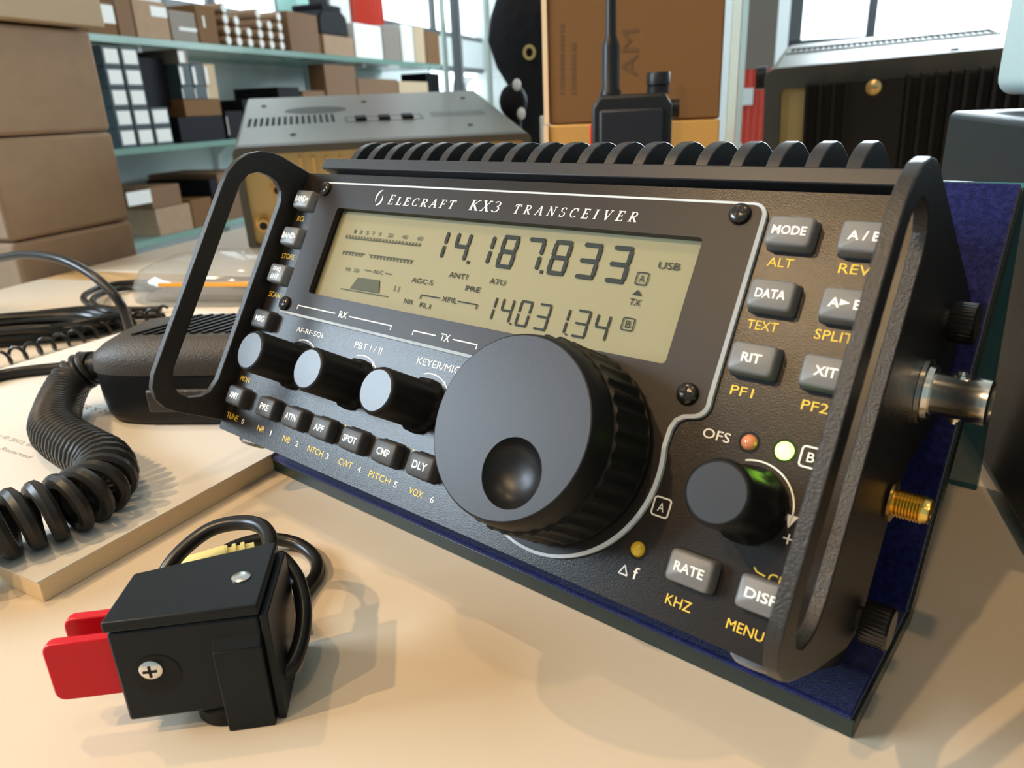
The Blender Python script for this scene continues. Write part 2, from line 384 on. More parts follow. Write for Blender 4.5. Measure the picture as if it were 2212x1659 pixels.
# ================================================================== transceiver (frame: x along panel, y up it, z out of it)
TH = 103.5
RR = Matrix((V((1, 0, 0)), V((0, math.sin(TILT), math.cos(TILT))), V((0, -math.cos(TILT), math.sin(TILT))))).transposed()
def rad(name, label, cat, org, group=None): return Thing(name, label, cat, org, RR, (0, 0, TH), group)
T = rad('radio_transceiver', 'black desktop radio transceiver with lit frequency display propped on a blue velvet stand', 'radio', (83, -90, -43))
PZ0 = -1.5                                            # painted front surface
fp = T.part('front_panel', B().plate(rrect(-15.8, 186, -90, 6.2, 1.0), [rrect(9, 143, -37.2, -6.4, .5, 2)], -9, PZ0), 'panel', bevel=.7)
T.part('rear_case', B().prism([(4.5, -9), (4.5, -43), (-86, -43), (-89.5, -38), (-89.5, -9)], -15.9, 186.1, 'x'), 'case', bevel=1)
# heat sink with twenty fins across the top
hs = T.part('heat_sink', B().box(-13.2, 184, 9.4, 13.4, -46, -4).box(-10, 181, 4.5, 9.4, -46, -8.5), 'fin', bevel=.4)
finp = [(13, -4.1), (16.2, -4.9), (18.8, -6.2), (21.2, -8.2), (23.2, -10.8), (24.2, -13.6), (24.5, -16), (24.5, -42), (22, -46), (13, -46)]
for i in range(20):
    x = 1.0 + 8.77 * i
    T.part('fin', B().prism(finp, x, x + 3.3, 'x'), 'fin', hs, bevel=.25)
# side panels with the handle loops
def sp_outline():
    o = []
    o += [(6.6, -52), (6.6, 10.5)]
    o += [(5.9, 14.5), (4.2, 18.4), (1.2, 22.2), (-2.8, 25), (-7.5, 26.6), (-12, 26.9), (-78, 26.9)]
    o += [(-82.5, 25.8), (-85.8, 23.2), (-87.6, 19.5), (-88, 14.5), (-87.2, 0), (-83.6, -24), (-81, -29), (-76, -31.5), (-50, -31.5), (-42, -36), (-34, -48), (-26, -58), (-16, -60), (6.6, -60)]
    return o
hole = [(-2.2, 9), (-1.8, 12.5), (-2.4, 16.5), (-5, 19.6), (-9, 21.1), (-75, 21.1), (-79.4, 19.8), (-82, 16.5), (-82.4, 12.5), (-81, 8.6), (-78.5, 6), (-74, 4.8), (-8, 4.8), (-4.4, 6)]
lp = T.part('side_panel', B().plate(sp_outline(), [hole], -18.8, -16, 'x'), 'side', bevel=.5)
rp = T.part('side_panel', B().plate(sp_outline(), [hole], 186.2, 188.9, 'x'), 'side', bevel=.5)
for (y, z, x0, x1, par) in ((-77, -27, 188.9, 195.6, rp), (-8.5, -33, 188.9, 195.4, rp)):
    b = B().lathe([(2.6, 0), (2.6, 1.2), (4.3, 1.2), (4.5, 1.6), (4.5, x1 - x0 - .5), (4.0, x1 - x0)], (x0, y, z), (1, 0, 0), 72, lambda i, n, h: 1 + (.03 if i % 2 else 0))
    T.part('thumbscrew', b, 'screw_black', par)
for (y, z) in ((-84, -26),):
    T.part('screw', B().lathe([(2.2, 0), (2.2, .5), (1.4, 1.0)], (-20.6, y, z), (1, 0, 0), 16), 'screw_black', lp)
# display cover: printed plate with clear rim
bez = [(-2.6, -44.6), (-2.6, 0)] + arc(-.6, 0, 2, 180, 90, 4) + arc(152, -.6, 2.6, 90, 0, 6) + [(154.6, -42)] + arc(151.8, -43.6, 2.9, 0, -80, 6)
bez += [(150.2, -47.0), (148.6, -48.3), (147.8, -50.4), (147.7, -53)] + arc(123, -61, 25.4, 14, -218, 46) + [(100, -44.9)]
win = rrect(9.3, 142.6, -36.9, -6.5, 1.1, 3)
dc = T.part('display_cover', B().plate(bez, [win], PZ0 - .2, 0), 'bezel')
n = len(bez); ctr = V((75, -20))
def inset(poly, d):
    out = []
    for i, p in enumerate(poly):
        a, c = V(poly[i - 1]), V(poly[(i + 1) % len(poly)]); t = (c - a)
        nn = V((t.y, -t.x)).normalized(); out.append((p[0] - nn.x * d * sgn, p[1] - nn.y * d * sgn))
    return out
sgn = 1 if sum(bez[i - 1][0] * bez[i][1] - bez[i][0] * bez[i - 1][1] for i in range(n)) > 0 else -1
bo = inset(bez, -.8); bi = inset(bez, -.02)
b = B(); loops = [[b.v((p[0], p[1], z)) for p in l] for l, z in ((bo, PZ0 + .02), (bo, -.45), (bi, .04), (bi, PZ0 + .02))]
for l1, l2 in zip(loops, loops[1:]):
    for i in range(n): b.f([l1[i], l1[(i + 1) % n], l2[(i + 1) % n], l2[i]])
T.part('clear_rim', b, 'clear_edge', dc)
for (x, y) in ((-.2, -.2), (149.6, -.4), (150, -42.4), (-.6, -42.2)):
    b = B().lathe([(2.45, 0), (2.5, .5), (2.3, 1.0), (1.9, 1.3), (1.2, 1.5), (.2, 1.55)], (x, y, 0), (0, 0, 1), 24)
    s_ = T.part('cover_screw', b, 'screw_black', dc)
    b2 = B().box(x - 1.35, x + 1.35, y - .3, y + .3, 1.3, 1.6).box(x - .3, x + .3, y - 1.35, y + 1.35, 1.3, 1.6)
    T.part('screw_slot', b2, 'void', dc)
# liquid crystal display
disp = T.part('display', B().box(7, 145, -39, -4.5, -4.4, -2.72), 'lcd')
ZL = -2.42
def seg7(b, x, y0, y1, wd, on, t=1.15, sl=0.0):
    h = y1 - y0; ym = (y0 + y1) / 2; g = .16
    def hb(y):
        b.prism([(x + g, y), (x + t / 2, y - t / 2), (x + wd - t / 2, y - t / 2), (x + wd - g, y), (x + wd - t / 2, y + t / 2), (x + t / 2, y + t / 2)], ZL, ZL + .04)
    def vb(xx, a, c):
        b.prism([(xx, a + g), (xx + t / 2, a + t / 2 + g / 2), (xx + t / 2, c - t / 2 - g / 2), (xx, c - g), (xx - t / 2, c - t / 2 - g / 2), (xx - t / 2, a + t / 2 + g / 2)], ZL, ZL + .04)
    for s in on:
        if s == 'a': hb(y1 - t / 2)
        if s == 'g': hb(ym)
        if s == 'd': hb(y0 + t / 2)
        if s == 'f': vb(x + t / 2, ym, y1 - t / 2)
        if s == 'b': vb(x + wd - t / 2, ym, y1 - t / 2)
        if s == 'e': vb(x + t / 2, y0 + t / 2, ym)
        if s == 'c': vb(x + wd - t / 2, y0 + t / 2, ym)
DIG = {'0': 'abcdef', '1': 'bc', '3': 'abgcd', '4': 'fgbc', '7': 'abc', '8': 'abcdefg'}
b = B()
for ch, x in zip('14187833', (55.9, 65, 74, 82.6, 91.6, 100.4, 109.6, 118.6)): seg7(b, x, -19.1, -9.4, 5.9, DIG[ch])
for x in (71.9, 98.4): b.box(x, x + .9, -19.1, -18.2, ZL, ZL + .04)
T.part('frequency_digits', b, 'lcd_ink', disp)
b = B()
for ch, x in zip('1403134', (83.4, 89.5, 95.6, 101.9, 107.9, 114.1, 120.0)): seg7(b, x, -34.2, -27, 4.0, DIG[ch], .55)
for x in (94.0, 112.3): b.box(x, x + .5, -34.2, -33.7, ZL, ZL + .04)
T.part('second_frequency_digits', b, 'lcd_ink', disp)
b = B()
for t, x, y, wd, h in (('USB', 135, -13.2, 5.6, 1.75), ('A', 128.9, -17.1, 1.5, 1.8), ('TX', 129, -23.1, 3.1, 1.6), ('B', 129, -28.7, 1.4, 1.8)):
    b.text(t, x, y, wd, h, ZL, .04, place=lambda x, y, z: (x, y, z))
for y in (-17.1, -28.7): b.ring(127.2, 130.6, y - 1.65, y + 1.65, .6, .28, ZL, ZL + .04)
b.prism([(127.6, -21.3), (130.2, -21.3), (128.9, -20.0)], ZL, ZL + .04)
T.part('mode_annunciators', b, 'lcd_ink', disp)
b = B()
for t, x, y, wd, h in (('ANT1', 70.4, -23, 7.2, 1.6), ('ATU', 85.4, -23.1, 5.6, 1.6), ('PRE', 77.5, -26.2, 5.5, 1.5), ('XFIL', 70, -30.4, 5.9, 1.5), ('FL1', 61.4, -33.4, 4.4, 1.4), ('AGC-S', 57, -26.3, 9, 1.5), ('NR', 54.2, -33.1, 3.8, 1.4)):
    b.text(t, x, y, wd, h, ZL, .04)
for q in ((58.4, -31.7, 58.4, -30.4), (58.4, -30.4, 66.2, -30.4), (73.4, -30.4, 80.9, -30.4), (80.9, -30.4, 80.9, -31.7)): b.bar(*q, .32, ZL, ZL + .04)
T.part('filter_annunciators', b, 'lcd_ink', disp)
b = B()
for t, x, y, wd, h in (('1', 19, -13.2, .6, 1.3), ('3', 22, -13.2, 1.1, 1.3), ('5', 25.2, -13.2, 1.1, 1.3), ('7', 28.2, -13.2, 1.1, 1.3), ('9', 31.4, -13.2, 1.1, 1.3), ('20', 36.6, -13.2, 2.2, 1.3), ('40', 43.2, -13.2, 2.2, 1.3), ('60', 50, -13.2, 2.2, 1.3), ('10', 22, -26.2, 2.2, 1.2), ('20', 26.2, -26.2, 2.4, 1.2), ('ALC', 36.5, -25.6, 5, 1.2)): b.text(t, x, y, wd, h, ZL, .04)
b.bar(15.2, -15.7, 51, -15.4, .3, ZL, ZL + .04); b.bar(16.4, -20.4, 27.4, -20.4, .3, ZL, ZL + .04); b.bar(29.6, -20.4, 50.4, -20.4, .3, ZL, ZL + .04)
for i in range(24): b.bar(15.6 + i * 1.53, -15.6, 15.6 + i * 1.53, -14.6, .42, ZL, ZL + .04)
for i in range(22):
    x = 16.8 + i * 1.56
    if not 27.2 < x < 29.4: b.bar(x, -20.4, x, -21.5, .42, ZL, ZL + .04)
b.bar(30, -25.6, 33, -25.6, .3, ZL, ZL + .04); b.bar(40, -25.6, 43, -25.6, .3, ZL, ZL + .04)
b.bar(21.7, -33, 44.6, -32.8, .3, ZL, ZL + .04); b.bar(46.4, -30.8, 46.4, -29, .3, ZL, ZL + .04); b.bar(48.2, -30.8, 48.2, -29, .3, ZL, ZL + .04)
b.prism([(26.2, -32.4), (28.2, -28.4), (38.6, -28.2), (40.2, -32.2)], ZL, ZL + .04)
T.part('meter_scales', b, 'lcd_faint', disp)

# lettering on the panel and on the display cover
b = B()
serif(b, 'E', 33.2, 35.4, -4.0, 3.3, .01); serif(b, 'LECRAFT', 37.0, 62.2, -4.0, 2.65, .01)
serif(b, 'KX3', 68.3, 79.6, -4.0, 3.2, .01, gap=.22); serif(b, 'TRANSCEIVER', 84.9, 124.0, -4.0, 2.65, .01, gap=.5)
# swirl emblem left of the maker's name
for (cx, cy, r, a0, a1, w0) in ((29.3, -2.0, 2.6, 95, 215, .75), (28.3, -2.4, 2.1, 260, 395, .8)):
    th = [a0 + (a1 - a0) * i / 12 for i in range(13)]
    for i in range(12):
        t0, t1 = math.radians(th[i]), math.radians(th[i + 1]); w0_, w1_ = w0 * math.sin(math.pi * (i + .3) / 13), w0 * math.sin(math.pi * (i + 1.3) / 13)
        pp = lambda rr, t: (cx + rr * math.cos(t) * .85 + .2 * math.sin(t) * rr * .3, cy + rr * math.sin(t))
        b.prism([pp(r - w0_ / 2, t0), pp(r + w0_ / 2, t0), pp(r + w1_ / 2, t1), pp(r - w1_ / 2, t1)], .01, .07)
T.part('maker_lettering', b, 'ink_white', dc)
b = B()
for t, x, y, wd, h in (('RX', 30.4, -41.7, 3.9, 2.1), ('TX', 75.6, -41.8, 3.6, 2.1)): b.text(t, x, y, wd, h, .01, bold=.008)
for q in ((6.5, -43.1, 6.5, -41.7), (6.5, -41.8, 26.4, -41.8), (33.4, -41.8, 53.3, -41.8), (53.3, -41.7, 53.3, -43.1), (62.8, -43.1, 62.8, -41.7), (62.8, -41.8, 71.8, -41.8), (78.6, -41.8, 87.7, -41.8), (87.7, -41.7, 87.7, -43.1)): b.bar(*q, .34, .01, .07)
T.part('bracket_lettering', b, 'ink_white', dc)
W_ = PZ0 + .01
INK = 'ink_white'
for t, x0, y0, wd, h in (('OFS', 155.2, -50.5, 6.1, 2.1), ('f', 149.1, -84.0, 1.3, 2.6), ('0', -4.2, -85.6, 1.2, 1.7), ('1', 12.9, -85.6, .5, 1.7), ('2', 27.0, -85.6, 1.3, 1.7), ('3', 42.4, -85.6, 1.3, 1.7), ('4', 57.4, -85.6, 1.4, 1.7), ('5', 73.1, -85.6, 1.3, 1.7), ('6', 87.6, -85.6, 1.3, 1.7), ('AF-RF-SQL', 8, -50.6, 15, 1.9), ('PBT I / II', 38.6, -50.7, 12.6, 2.0), ('KEYER/MIC', 66.6, -50.7, 16.9, 2.1), ('A', 150.2, -68.5, 1.5, 1.9), ('B', 177.2, -50.1, 1.4, 1.9)):
    T.part('printed_legend', B().text(t, x0 + wd / 2, y0 + h / 2, wd, h, W_), INK)
for (x, y) in ((150.95, -67.5), (177.9, -49.15)): T.part('printed_box', B().ring(x - 2.1, x + 2.1, y - 2.2, y + 2.2, .8, .34, W_, W_ + .06), 'ink_white')
b = B()
for q in ((145.8, -83.9, 147.9, -83.9), (145.8, -83.9, 146.85, -81.9), (147.9, -83.9, 146.85, -81.9)): b.bar(*q, .3, W_, W_ + .06)
T.part('printed_triangle', b, 'ink_white')
for (cx, cy, r, a0, a1) in ((168.7, -61.3, 8.9, -10, 110), (74.05, -62, 9.6, 10, 110), (44.3, -62, 9.6, 10, 110), (14.5, -62, 9.6, 10, 110)):
    o_, i_ = arc(cx, cy, r + .15, a0, a1, 24), arc(cx, cy, r - .17, a0, a1, 24); T.part('knob_scale', B().prism(o_ + i_[::-1], W_, W_ + .06), 'ink_white')
b = B(); b.prism([(176.4, -61.0), (178.8, -61.0), (177.4, -63.6)], W_, W_ + .06)
for q in ((177.0, -65.6, 179, -65.6), (178, -64.6, 178, -66.6)): b.bar(*q, .3, W_, W_ + .06)
T.part('scale_arrow', b, 'ink_white')
for x in (49.4, 79.3): T.part('scale_mark', B().ring(x - .5, x + .5, -54.6, -53.6, .4, .22, W_, W_ + .06), 'ink_white')
INK = 'ink_yellow'
for t, x0, y0, wd, h in (('ALT', 158.2, -11.1, 5.5, 2.0), ('REV', 173, -11.1, 6.2, 2.1), ('TEXT', 157.8, -25.4, 6.6, 2.0), ('SPLIT', 172, -25.4, 7.6, 2.1), ('PF1', 158.4, -40.1, 4.9, 2.0), ('PF2', 173.4, -40.1, 5.2, 2.0), ('KHZ', 157.8, -86.1, 5.7, 2.1), ('MENU', 171.2, -86.0, 7.4, 2.0), ('TUNE', -13.8, -85.6, 7.0, 2.0), ('NR', 5.4, -85.6, 3.9, 1.9), ('NB', 19.9, -85.6, 3.9, 1.9), ('NTCH', 33.3, -85.6, 7.7, 1.9), ('CWT', 48.6, -85.6, 6.2, 1.9), ('PITCH', 62.5, -85.6, 9, 1.9), ('VOX', 79.3, -85.6, 5.4, 1.9), ('MON', -13.2, -71.9, 5.4, 1.9), ('RCL', -12.8, -12, 4.3, 1.9), ('STORE', -14.4, -26.3, 7.6, 1.9), ('SCAN', -14, -40.6, 6.6, 1.9), ('CLR', 176.4, -74.9, 5, 2.0)):
    T.part('printed_legend', B().text(t, x0 + wd / 2, y0 + h / 2, wd, h, W_), INK)
b = B().bar(174, -73.6, 175.8, -73.9, .3, W_, W_ + .06).bar(173.3, -72.9, 174, -73.6, .3, W_, W_ + .06)
T.part('scale_mark', b, 'ink_yellow')
for q in ((46, -73.9, 47.6, -74.5), (75.8, -73.9, 77.4, -74.5)): T.part('scale_mark', B().bar(*q, .3, W_, W_ + .06), 'ink_yellow')

# push buttons
def button(x, y, wd, legend, mat_, z1=1.9, lines=None, bold=.02, h=2.1, lw=None):
    k = T.part('push_button', key_cap(x - wd / 2, x + wd / 2, y - 3.4, y + 3.4, PZ0 - .2, z1), mat_, sharp=60)
    b = B()
    if lines:
        for i, t in enumerate(lines): b.text(t, x, y + 1.3 - 2.6 * i, None, 1.7, z1, bold=.012)
    else: b.text(legend, x, y, lw, h, z1, bold=bold)
    T.part('button_legend', b, 'ink_white', k)
    sl = B().plate(rrect(x - wd / 2 - .3, x + wd / 2 + .3, y - 3.7, y + 3.7, 1.1, 4), [], PZ0 + .005, PZ0 + .03)
    T.part('button_recess', sl, 'void', k)
    if legend == 'A   B': T.part('button_arrow', B().prism([(176.2, -19.0), (176.2, -17.7), (178.1, -18.35)], 2.3, 2.36), 'ink_white', k)
for (x, y, t, lw) in ((162.2, -4.2, 'MODE', 7.2), (162.2, -18.4, 'DATA', 6.4), (162.2, -32.5, 'RIT', 4.2), (162.2, -77.7, 'RATE', 6.4), (177.2, -4.3, 'A / B', 6.2), (177.2, -18.5, 'A   B', 6.4), (177.2, -32.6, 'XIT', 4.4), (177.2, -77.6, 'DISP', 6.4)):
    button(x, y, 9.9, t, 'key', 2.3, lw=lw, h=2.0)
for (x, t, lw) in ((-8.6, 'XMIT', 5.2), (9.9, 'PRE', 4.8), (24.6, 'ATTN', 5.6), (39.2, 'APF', 4.6), (53.8, 'SPOT', 6), (68.5, 'CMP', 5.2), (83.2, 'DLY', 5.4)): button(x, -77.3, 9.3, t, 'key_dark', 1.9, lw=lw)
for (y, t, ln) in ((-4.9, 'BAND+', None), (-18.7, 'BAND-', None), (-32.6, '', ('FREQ', 'ENT')), (-49.4, 'MSG', None)): button(-9.2, y, 9.3, t, 'key' if y > -40 else 'key_dark', 1.9, ln, h=2.1, lw=(7.6 if 'BAND' in t else 5.2))

# knobs
flute = lambda i, n, h: 1 - (.085 * (.5 + .5 * math.cos(2 * math.pi * i / n * 10)) if 1 < h < 17.2 else 0)
def small_knob(x, y, r=6.6, H=18.4):
    k = T.part('control_knob', B().lathe([(7.6, 0), (8.0, .4), (8.0, 1.6), (7.4, 2.2), (7.1, 3), (r, H - 1.2), (r - .35, H - .3), (r - .9, H)], (x, y, PZ0), (0, 0, 1), 80, flute), 'knob', sharp=50)
    T.part('knob_cap', B().lathe([(r - .95, 0), (r - 1.05, .12), (.05, .14)], (x, y, PZ0 + H - .02), (0, 0, 1), 40), 'knob_cap', k)
for (x, y) in ((14.5, -61.4), (44.3, -61.6), (74.0, -61.8), (168.75, -61.5)): small_knob(x, y)
# main tuning knob: ribbed rubber sleeve, grey disc with a finger dimple
rib = lambda i, n, h: 1 + (.026 if (i // 2) % 2 and 2.4 < h < 15.6 else 0)
tk = T.part('tuning_knob', B().lathe([(23.2, 0), (23.4, 1.8), (22.2, 2.2), (22.2, 2.5), (23.0, 2.6), (22.8, 3), (22.2, 12), (22.1, 15.5), (21.8, 15.7), (21.4, 19.5), (20.8, 22.0), (20.45, 22.6), (20.1, 22.7), (20.1, 21)], (123, -61, .2), (0, 0, 1), 144, rib, cap=False), 'knob', sharp=30)
b = B(); dx, dy = 127.7 - 123, -70.2 + 61; ou = [(20.2 * math.cos(2 * math.pi * i / 72), 20.2 * math.sin(2 * math.pi * i / 72)) for i in range(72)]
ho = [(dx + 7.65 * math.cos(2 * math.pi * i / 40), dy + 7.65 * math.sin(2 * math.pi * i / 40)) for i in range(40)]
b.plate([(123 + p[0], -61 + p[1]) for p in ou], [[(123 + p[0], -61 + p[1]) for p in ho]], 22.4, 22.95)
T.part('knob_disc', b, 'disc', tk, sharp=30)
b = B(); rings = []
for r, h in ((7.75, 0), (7.5, -.5), (6.9, -1.6), (6, -2.7), (4.6, -3.6), (2.6, -4.2), (.3, -4.4)): rings.append([b.v((127.7 + r * math.cos(2 * math.pi * i / 40), -70.2 + r * math.sin(2 * math.pi * i / 40), 22.94 + h)) for i in range(40)])
for a_, c_ in zip(rings, rings[1:]):
    for i in range(40): b.f([a_[i], a_[(i + 1) % 40], c_[(i + 1) % 40], c_[i]])
b.f(rings[-1])
T.part('finger_dimple', b, 'gloss_black', tk)
# indicator lamps
for (x, y, r, mm_) in ((165.4, -49.2, 1.75, 'led_red'), (172.7, -49.1, 1.9, 'led_green'), (148.6, -77.7, 1.75, 'led_yellow')):
    l_ = T.part('indicator_lamp', B().ball((x, y, PZ0 - .2), r, r, 1.6, 0, 20, 6), mm_)
    T.part('lamp_hole', B().plate([(x + (r + .55) * math.cos(t * .2618), y + (r + .55) * math.sin(t * .2618)) for t in range(24)], [[(x + (r - .1) * math.cos(t * .2618), y + (r - .1) * math.sin(t * .2618)) for t in range(24)]], PZ0 + .005, PZ0 + .04), 'void', l_)
# connectors on the right end
bn = (189, -26.2, -28.5)
cn = T.part('antenna_socket', B().lathe([(7.2, 0), (7.2, .9), (6.2, 1.1), (5.9, 2.2), (4.75, 2.4), (4.75, 8.4), (4.9, 8.6), (4.9, 12.6), (4.3, 13), (4.1, 13), (4.1, 9)], bn, (1, 0, 0), 36, cap=False), 'nickel')
for a in (62, 242):
    c_, s_ = math.cos(math.radians(a)), math.sin(math.radians(a)); d_ = V((0, s_, c_)); p = V(bn) + V((7.0, 0, 0)) + d_ * 4.3
    T.part('bayonet_lug', B().cyl(p, p + d_ * 1.5, 1.05, 1.0, 14).cyl(p, p + d_ * .7, 1.9, 1.7, 18), 'nickel', cn)
T.part('socket_bore', B().cyl((bn[0] + 9, bn[1], bn[2]), (bn[0] + 9.4, bn[1], bn[2]), 4.1), 'void', cn)
sm = (189.6, -51.5, -25)
pr = [(4.3, 0), (4.3, .5), (2.7, .6)] + [(2.7 + (.38 if i % 2 else 0), .8 + i * .3) for i in range(18)] + [(2.75, 6.4), (2.75, 7.4), (2.2, 7.4), (2.2, 5)]
T.part('coaxial_jack', B().lathe(pr, sm, (1, 0, 0), 28, cap=False), 'gold', sharp=60)
for x in (-6, 176): T.part('rubber_foot', B().lathe([(.5, 0), (4, .2), (5, 1.0), (5.2, 2.2), (5.2, 3)], (x, -92.4, -10), (0, 1, 0), 24), 'bumper')

# ================================================================== velvet covered acrylic stand (same frame)
def w2p(x, y, z):       # world mm -> radio frame mm
    return RR.transposed() @ (V((x, y, z)) - V((0, 0, TH)))
S = Thing('display_stand', 'blue velvet covered acrylic stand leaning behind the black transceiver', 'stand', (90, 20, 0))
fz = 6.0
def slab(x0, x1, p, q, t, side=1):   # sheet through two (y,z) points, thickness t to the back
    d = (V(q) - V(p)).normalized(); nn = V((d.y, -d.x)) * t * side
    return B().prism([p, q, tuple(V(q) + nn), tuple(V(p) + nn)], x0, x1, 'x')
foot_y0, bend_y, top_y, top_z = -26.5, 16, 76.5, 103.0
S.part('velvet_cover', B().prism([(foot_y0, fz + .4), (foot_y0, fz - 1.3), (bend_y + 2, fz - 1.3), (top_y + 3, top_z - 1), (top_y, top_z + .6), (bend_y - .4, fz + .4)], -20.5, 192.4, 'x'), 'velvet', bevel=.5)
S.part('acrylic_sheet', B().prism([(foot_y0 + .4, fz - 1.3), (foot_y0 + .4, 0), (bend_y + 6, 0), (top_y + 6.6, top_z - 3.5), (top_y + 3, top_z - 1), (bend_y + 2, fz - 1.3)], -20, 193, 'x'), 'teal_edge', bevel=.3)
S.part('rear_leg', B().prism([(top_y + 6.7, top_z - 3.5), (top_y + 3.2, top_z - 1.0), (top_y + 6, top_z + .2), (top_y + 9, top_z - 2.2), (111, 0), (106.5, 0)], -20, 193, 'x'), 'teal', bevel=.3)
# ================================================================== tables
def rot_room(x): return RM @ V(x)
ft = Thing('display_table', 'cream laminate counter top under the transceiver with pine strip along its back edge', 'table', (0, 0, -32))
ft.part('table_top', B(RM).box(-462, 900, -520, 264, -32, 0), 'table', bevel=1.5)
ft.part('edge_strip', B(RM).box(-462, 900, 264, 300, -32, -.3), 'pine', bevel=1)
for e_ in (-430, 860):
    for d_ in (-490, 230): ft.part('leg', B(RM).box(e_ - 25, e_ + 25, d_ - 25, d_ + 25, -750, -32), 'frame')
bt = Thing('display_table', 'cream laminate counter top behind the pine strip carrying the two old radios', 'table', rot_room((0, 600, -32)))
bt.part('table_top', B(RM).box(-462, 900, 301.5, 1150, -32, 0), 'table', bevel=1.5)
for e_ in (-430, 860):
    for d_ in (340, 1110): bt.part('leg', B(RM).box(e_ - 25, e_ + 25, d_ - 25, d_ + 25, -750, -32), 'frame')

# ================================================================== owner's manual
bu = V((-.985, -.195, 0)).normalized(); bv = V((-.200, .98, 0)).normalized(); bo_ = V((-1, -114.4, 0))   # across, up the page
BM = Matrix((-bu, bv, Z)).transposed().to_4x4(); BM.translation = bo_
K = Thing('manual', 'white soft-covered printed manual lying on the counter under the hand microphone', 'book', bo_ + bu * 108 + bv * 118)
K.part('pages', B(BM).box(-215.5, -.6, .6, 235.5, 0, 6.9), 'pages', bevel=.3)
K.part('cover', B(BM).prism([(-216, 0), (0, 0), (0, 236), (-216, 236)], 6.9, 7.4), 'paper')
for t, y, wd, h in (("OWNER'S MANUAL", 91, 70, 4.0), ('Copyright \u00a9 2012, Elecraft, Inc.', 55, 62, 3.0), ('All Rights Reserved', 48, 43, 2.9)): K.part('printed_line', B(BM).text(t, -108, y, wd, h, 7.41, .05), 'print_grey')

# ================================================================== morse paddle
P = Thing('morse_paddle', 'small black morse key with two red finger paddles, nearest thing on the counter', 'morse key', (78, -104, 0))
pu = V((.674, .739, 0)); pn = V((.739, -.674, 0))            # along the body, out of its screw face
A_, B_, C_, D_ = V((69.7, -120.9, 0)), V((57.7, -108.3, 0)), V((72.5, -81.3, 0)), V((90.4, -98, 0))
def up_(ps, z): return [p + Z * z for p in ps]
P.part('body', B().hexa(up_([A_, D_, C_, B_], 5), up_([A_, D_, C_, B_], 28.4)), 'paddle', bevel=.7)
grow = lambda p: p + (p - (A_ + C_) / 2).normalized() * .5
P.part('lid', B().hexa(up_([grow(p) for p in (A_, D_, C_, B_)], 28.6), up_([grow(p) for p in (A_, D_, C_, B_)], 31.3)), 'paddle', bevel=.5)
c_ = on_z(521, 1247, 31.3); P.part('lid_screw', B().lathe([(2.1, 0), (2.1, .25), (1.5, .5), (.1, .55)], c_, Z, 24), 'steel')
# recessed screw in the face
h0 = A_ + pu * 7.6 + Z * 17.6
P.part('screw_well', B().lathe([(5.0, .04), (5.0, .1)], h0 + pu * .5 - Z * .9, pn, 28), 'void')
sc = P.part('face_screw', B().lathe([(2.4, .1), (2.4, .5), (1.9, .9), (.1, 1.0)], h0 - pu * .4 + Z * .6, pn, 24), 'steel')
hh = h0 - pu * .4 + Z * .6 + pn * 1.0
P.part('screw_slot', B().hexa([hh + pu * 1.5 + Z * .3, hh - pu * 1.5 + Z * .3, hh - pu * 1.5 - Z * .3, hh + pu * 1.5 - Z * .3], [q + pn * .05 for q in (hh + pu * 1.5 + Z * .3, hh - pu * 1.5 + Z * .3, hh - pu * 1.5 - Z * .3, hh + pu * 1.5 - Z * .3)]).hexa([hh + pu * .3 + Z * 1.5, hh - pu * .3 + Z * 1.5, hh - pu * .3 - Z * 1.5, hh + pu * .3 - Z * 1.5], [q + pn * .05 for q in (hh + pu * .3 + Z * 1.5, hh - pu * .3 + Z * 1.5, hh - pu * .3 - Z * 1.5, hh + pu * .3 - Z * 1.5)]), 'void', sc)
# mounting block with a sloped shoulder
q0, q1 = V((84.9, -106.8, 0)), V((91.6, -99.2, 0)); inn = -pn * 3.9
P.part('mounting_block', B().hexa([q0, q1, q1 + inn, q0 + inn], up_([q0, q1, q1 + inn, q0 + inn], 21.6)).hexa(up_([q0, q1, q1 + inn, q0 + inn], 21.6), up_([q0 - pn * 3.0, q1 - pn * 3.0, q1 + inn, q0 + inn], 25.4)), 'paddle', bevel=.35)
P.part('end_plate', B().hexa([D_ - Z * 0 + pu * .2, D_ + pu * 2.0, C_ + pu * 2.0, C_ + pu * .2], up_([D_ + pu * .2, D_ + pu * 2.0, C_ + pu * 2.0, C_ + pu * .2], 28.4)), 'paddle', bevel=.3)
P.part('foot', B().lathe([(6.5, 0), (7.4, .5), (7.4, 3.6), (6, 5.2)], (77.5, -101.5, 0), Z, 28), 'knob')
def fin_(off, ext, z0, z1, back_):
    o = A_ - pn * off; r = 2.2
    prof = [(2.5, z0)] + [(2.5, z1)] + arc(-ext + r, z1 - r, r, 90, 180, 5) + arc(-ext + r, z0 + r, r, 180, 270, 5)
    return B().hexa([o + pu * p[0] + Z * p[1] for p in prof], [o + pu * p[0] + Z * p[1] - pn * 2.6 for p in prof])
P.part('finger_paddle', fin_(3.0, 15.0, 10.2, 25.0, 0), 'red', bevel=.4)
P.part('finger_paddle', fin_(11.5, 14.0, 10.2, 25.0, 0), 'red', bevel=.4)
l1 = [V(p) for p in ((73, -86, 24), (66, -84, 27), (57, -80, 30), (47, -79, 29.5), (38, -86, 27), (36, -96, 18), (42, -102, 10), (52, -100, 6), (60, -92, 4)) ]
l1 = [V((88, -84, 10)), V((76, -77, 20)), V((62, -76, 26.5)), V((51, -78.5, 28)), V((41, -87, 26)), V((40, -98, 17)), V((47, -103, 8)), V((56, -98, 4))]
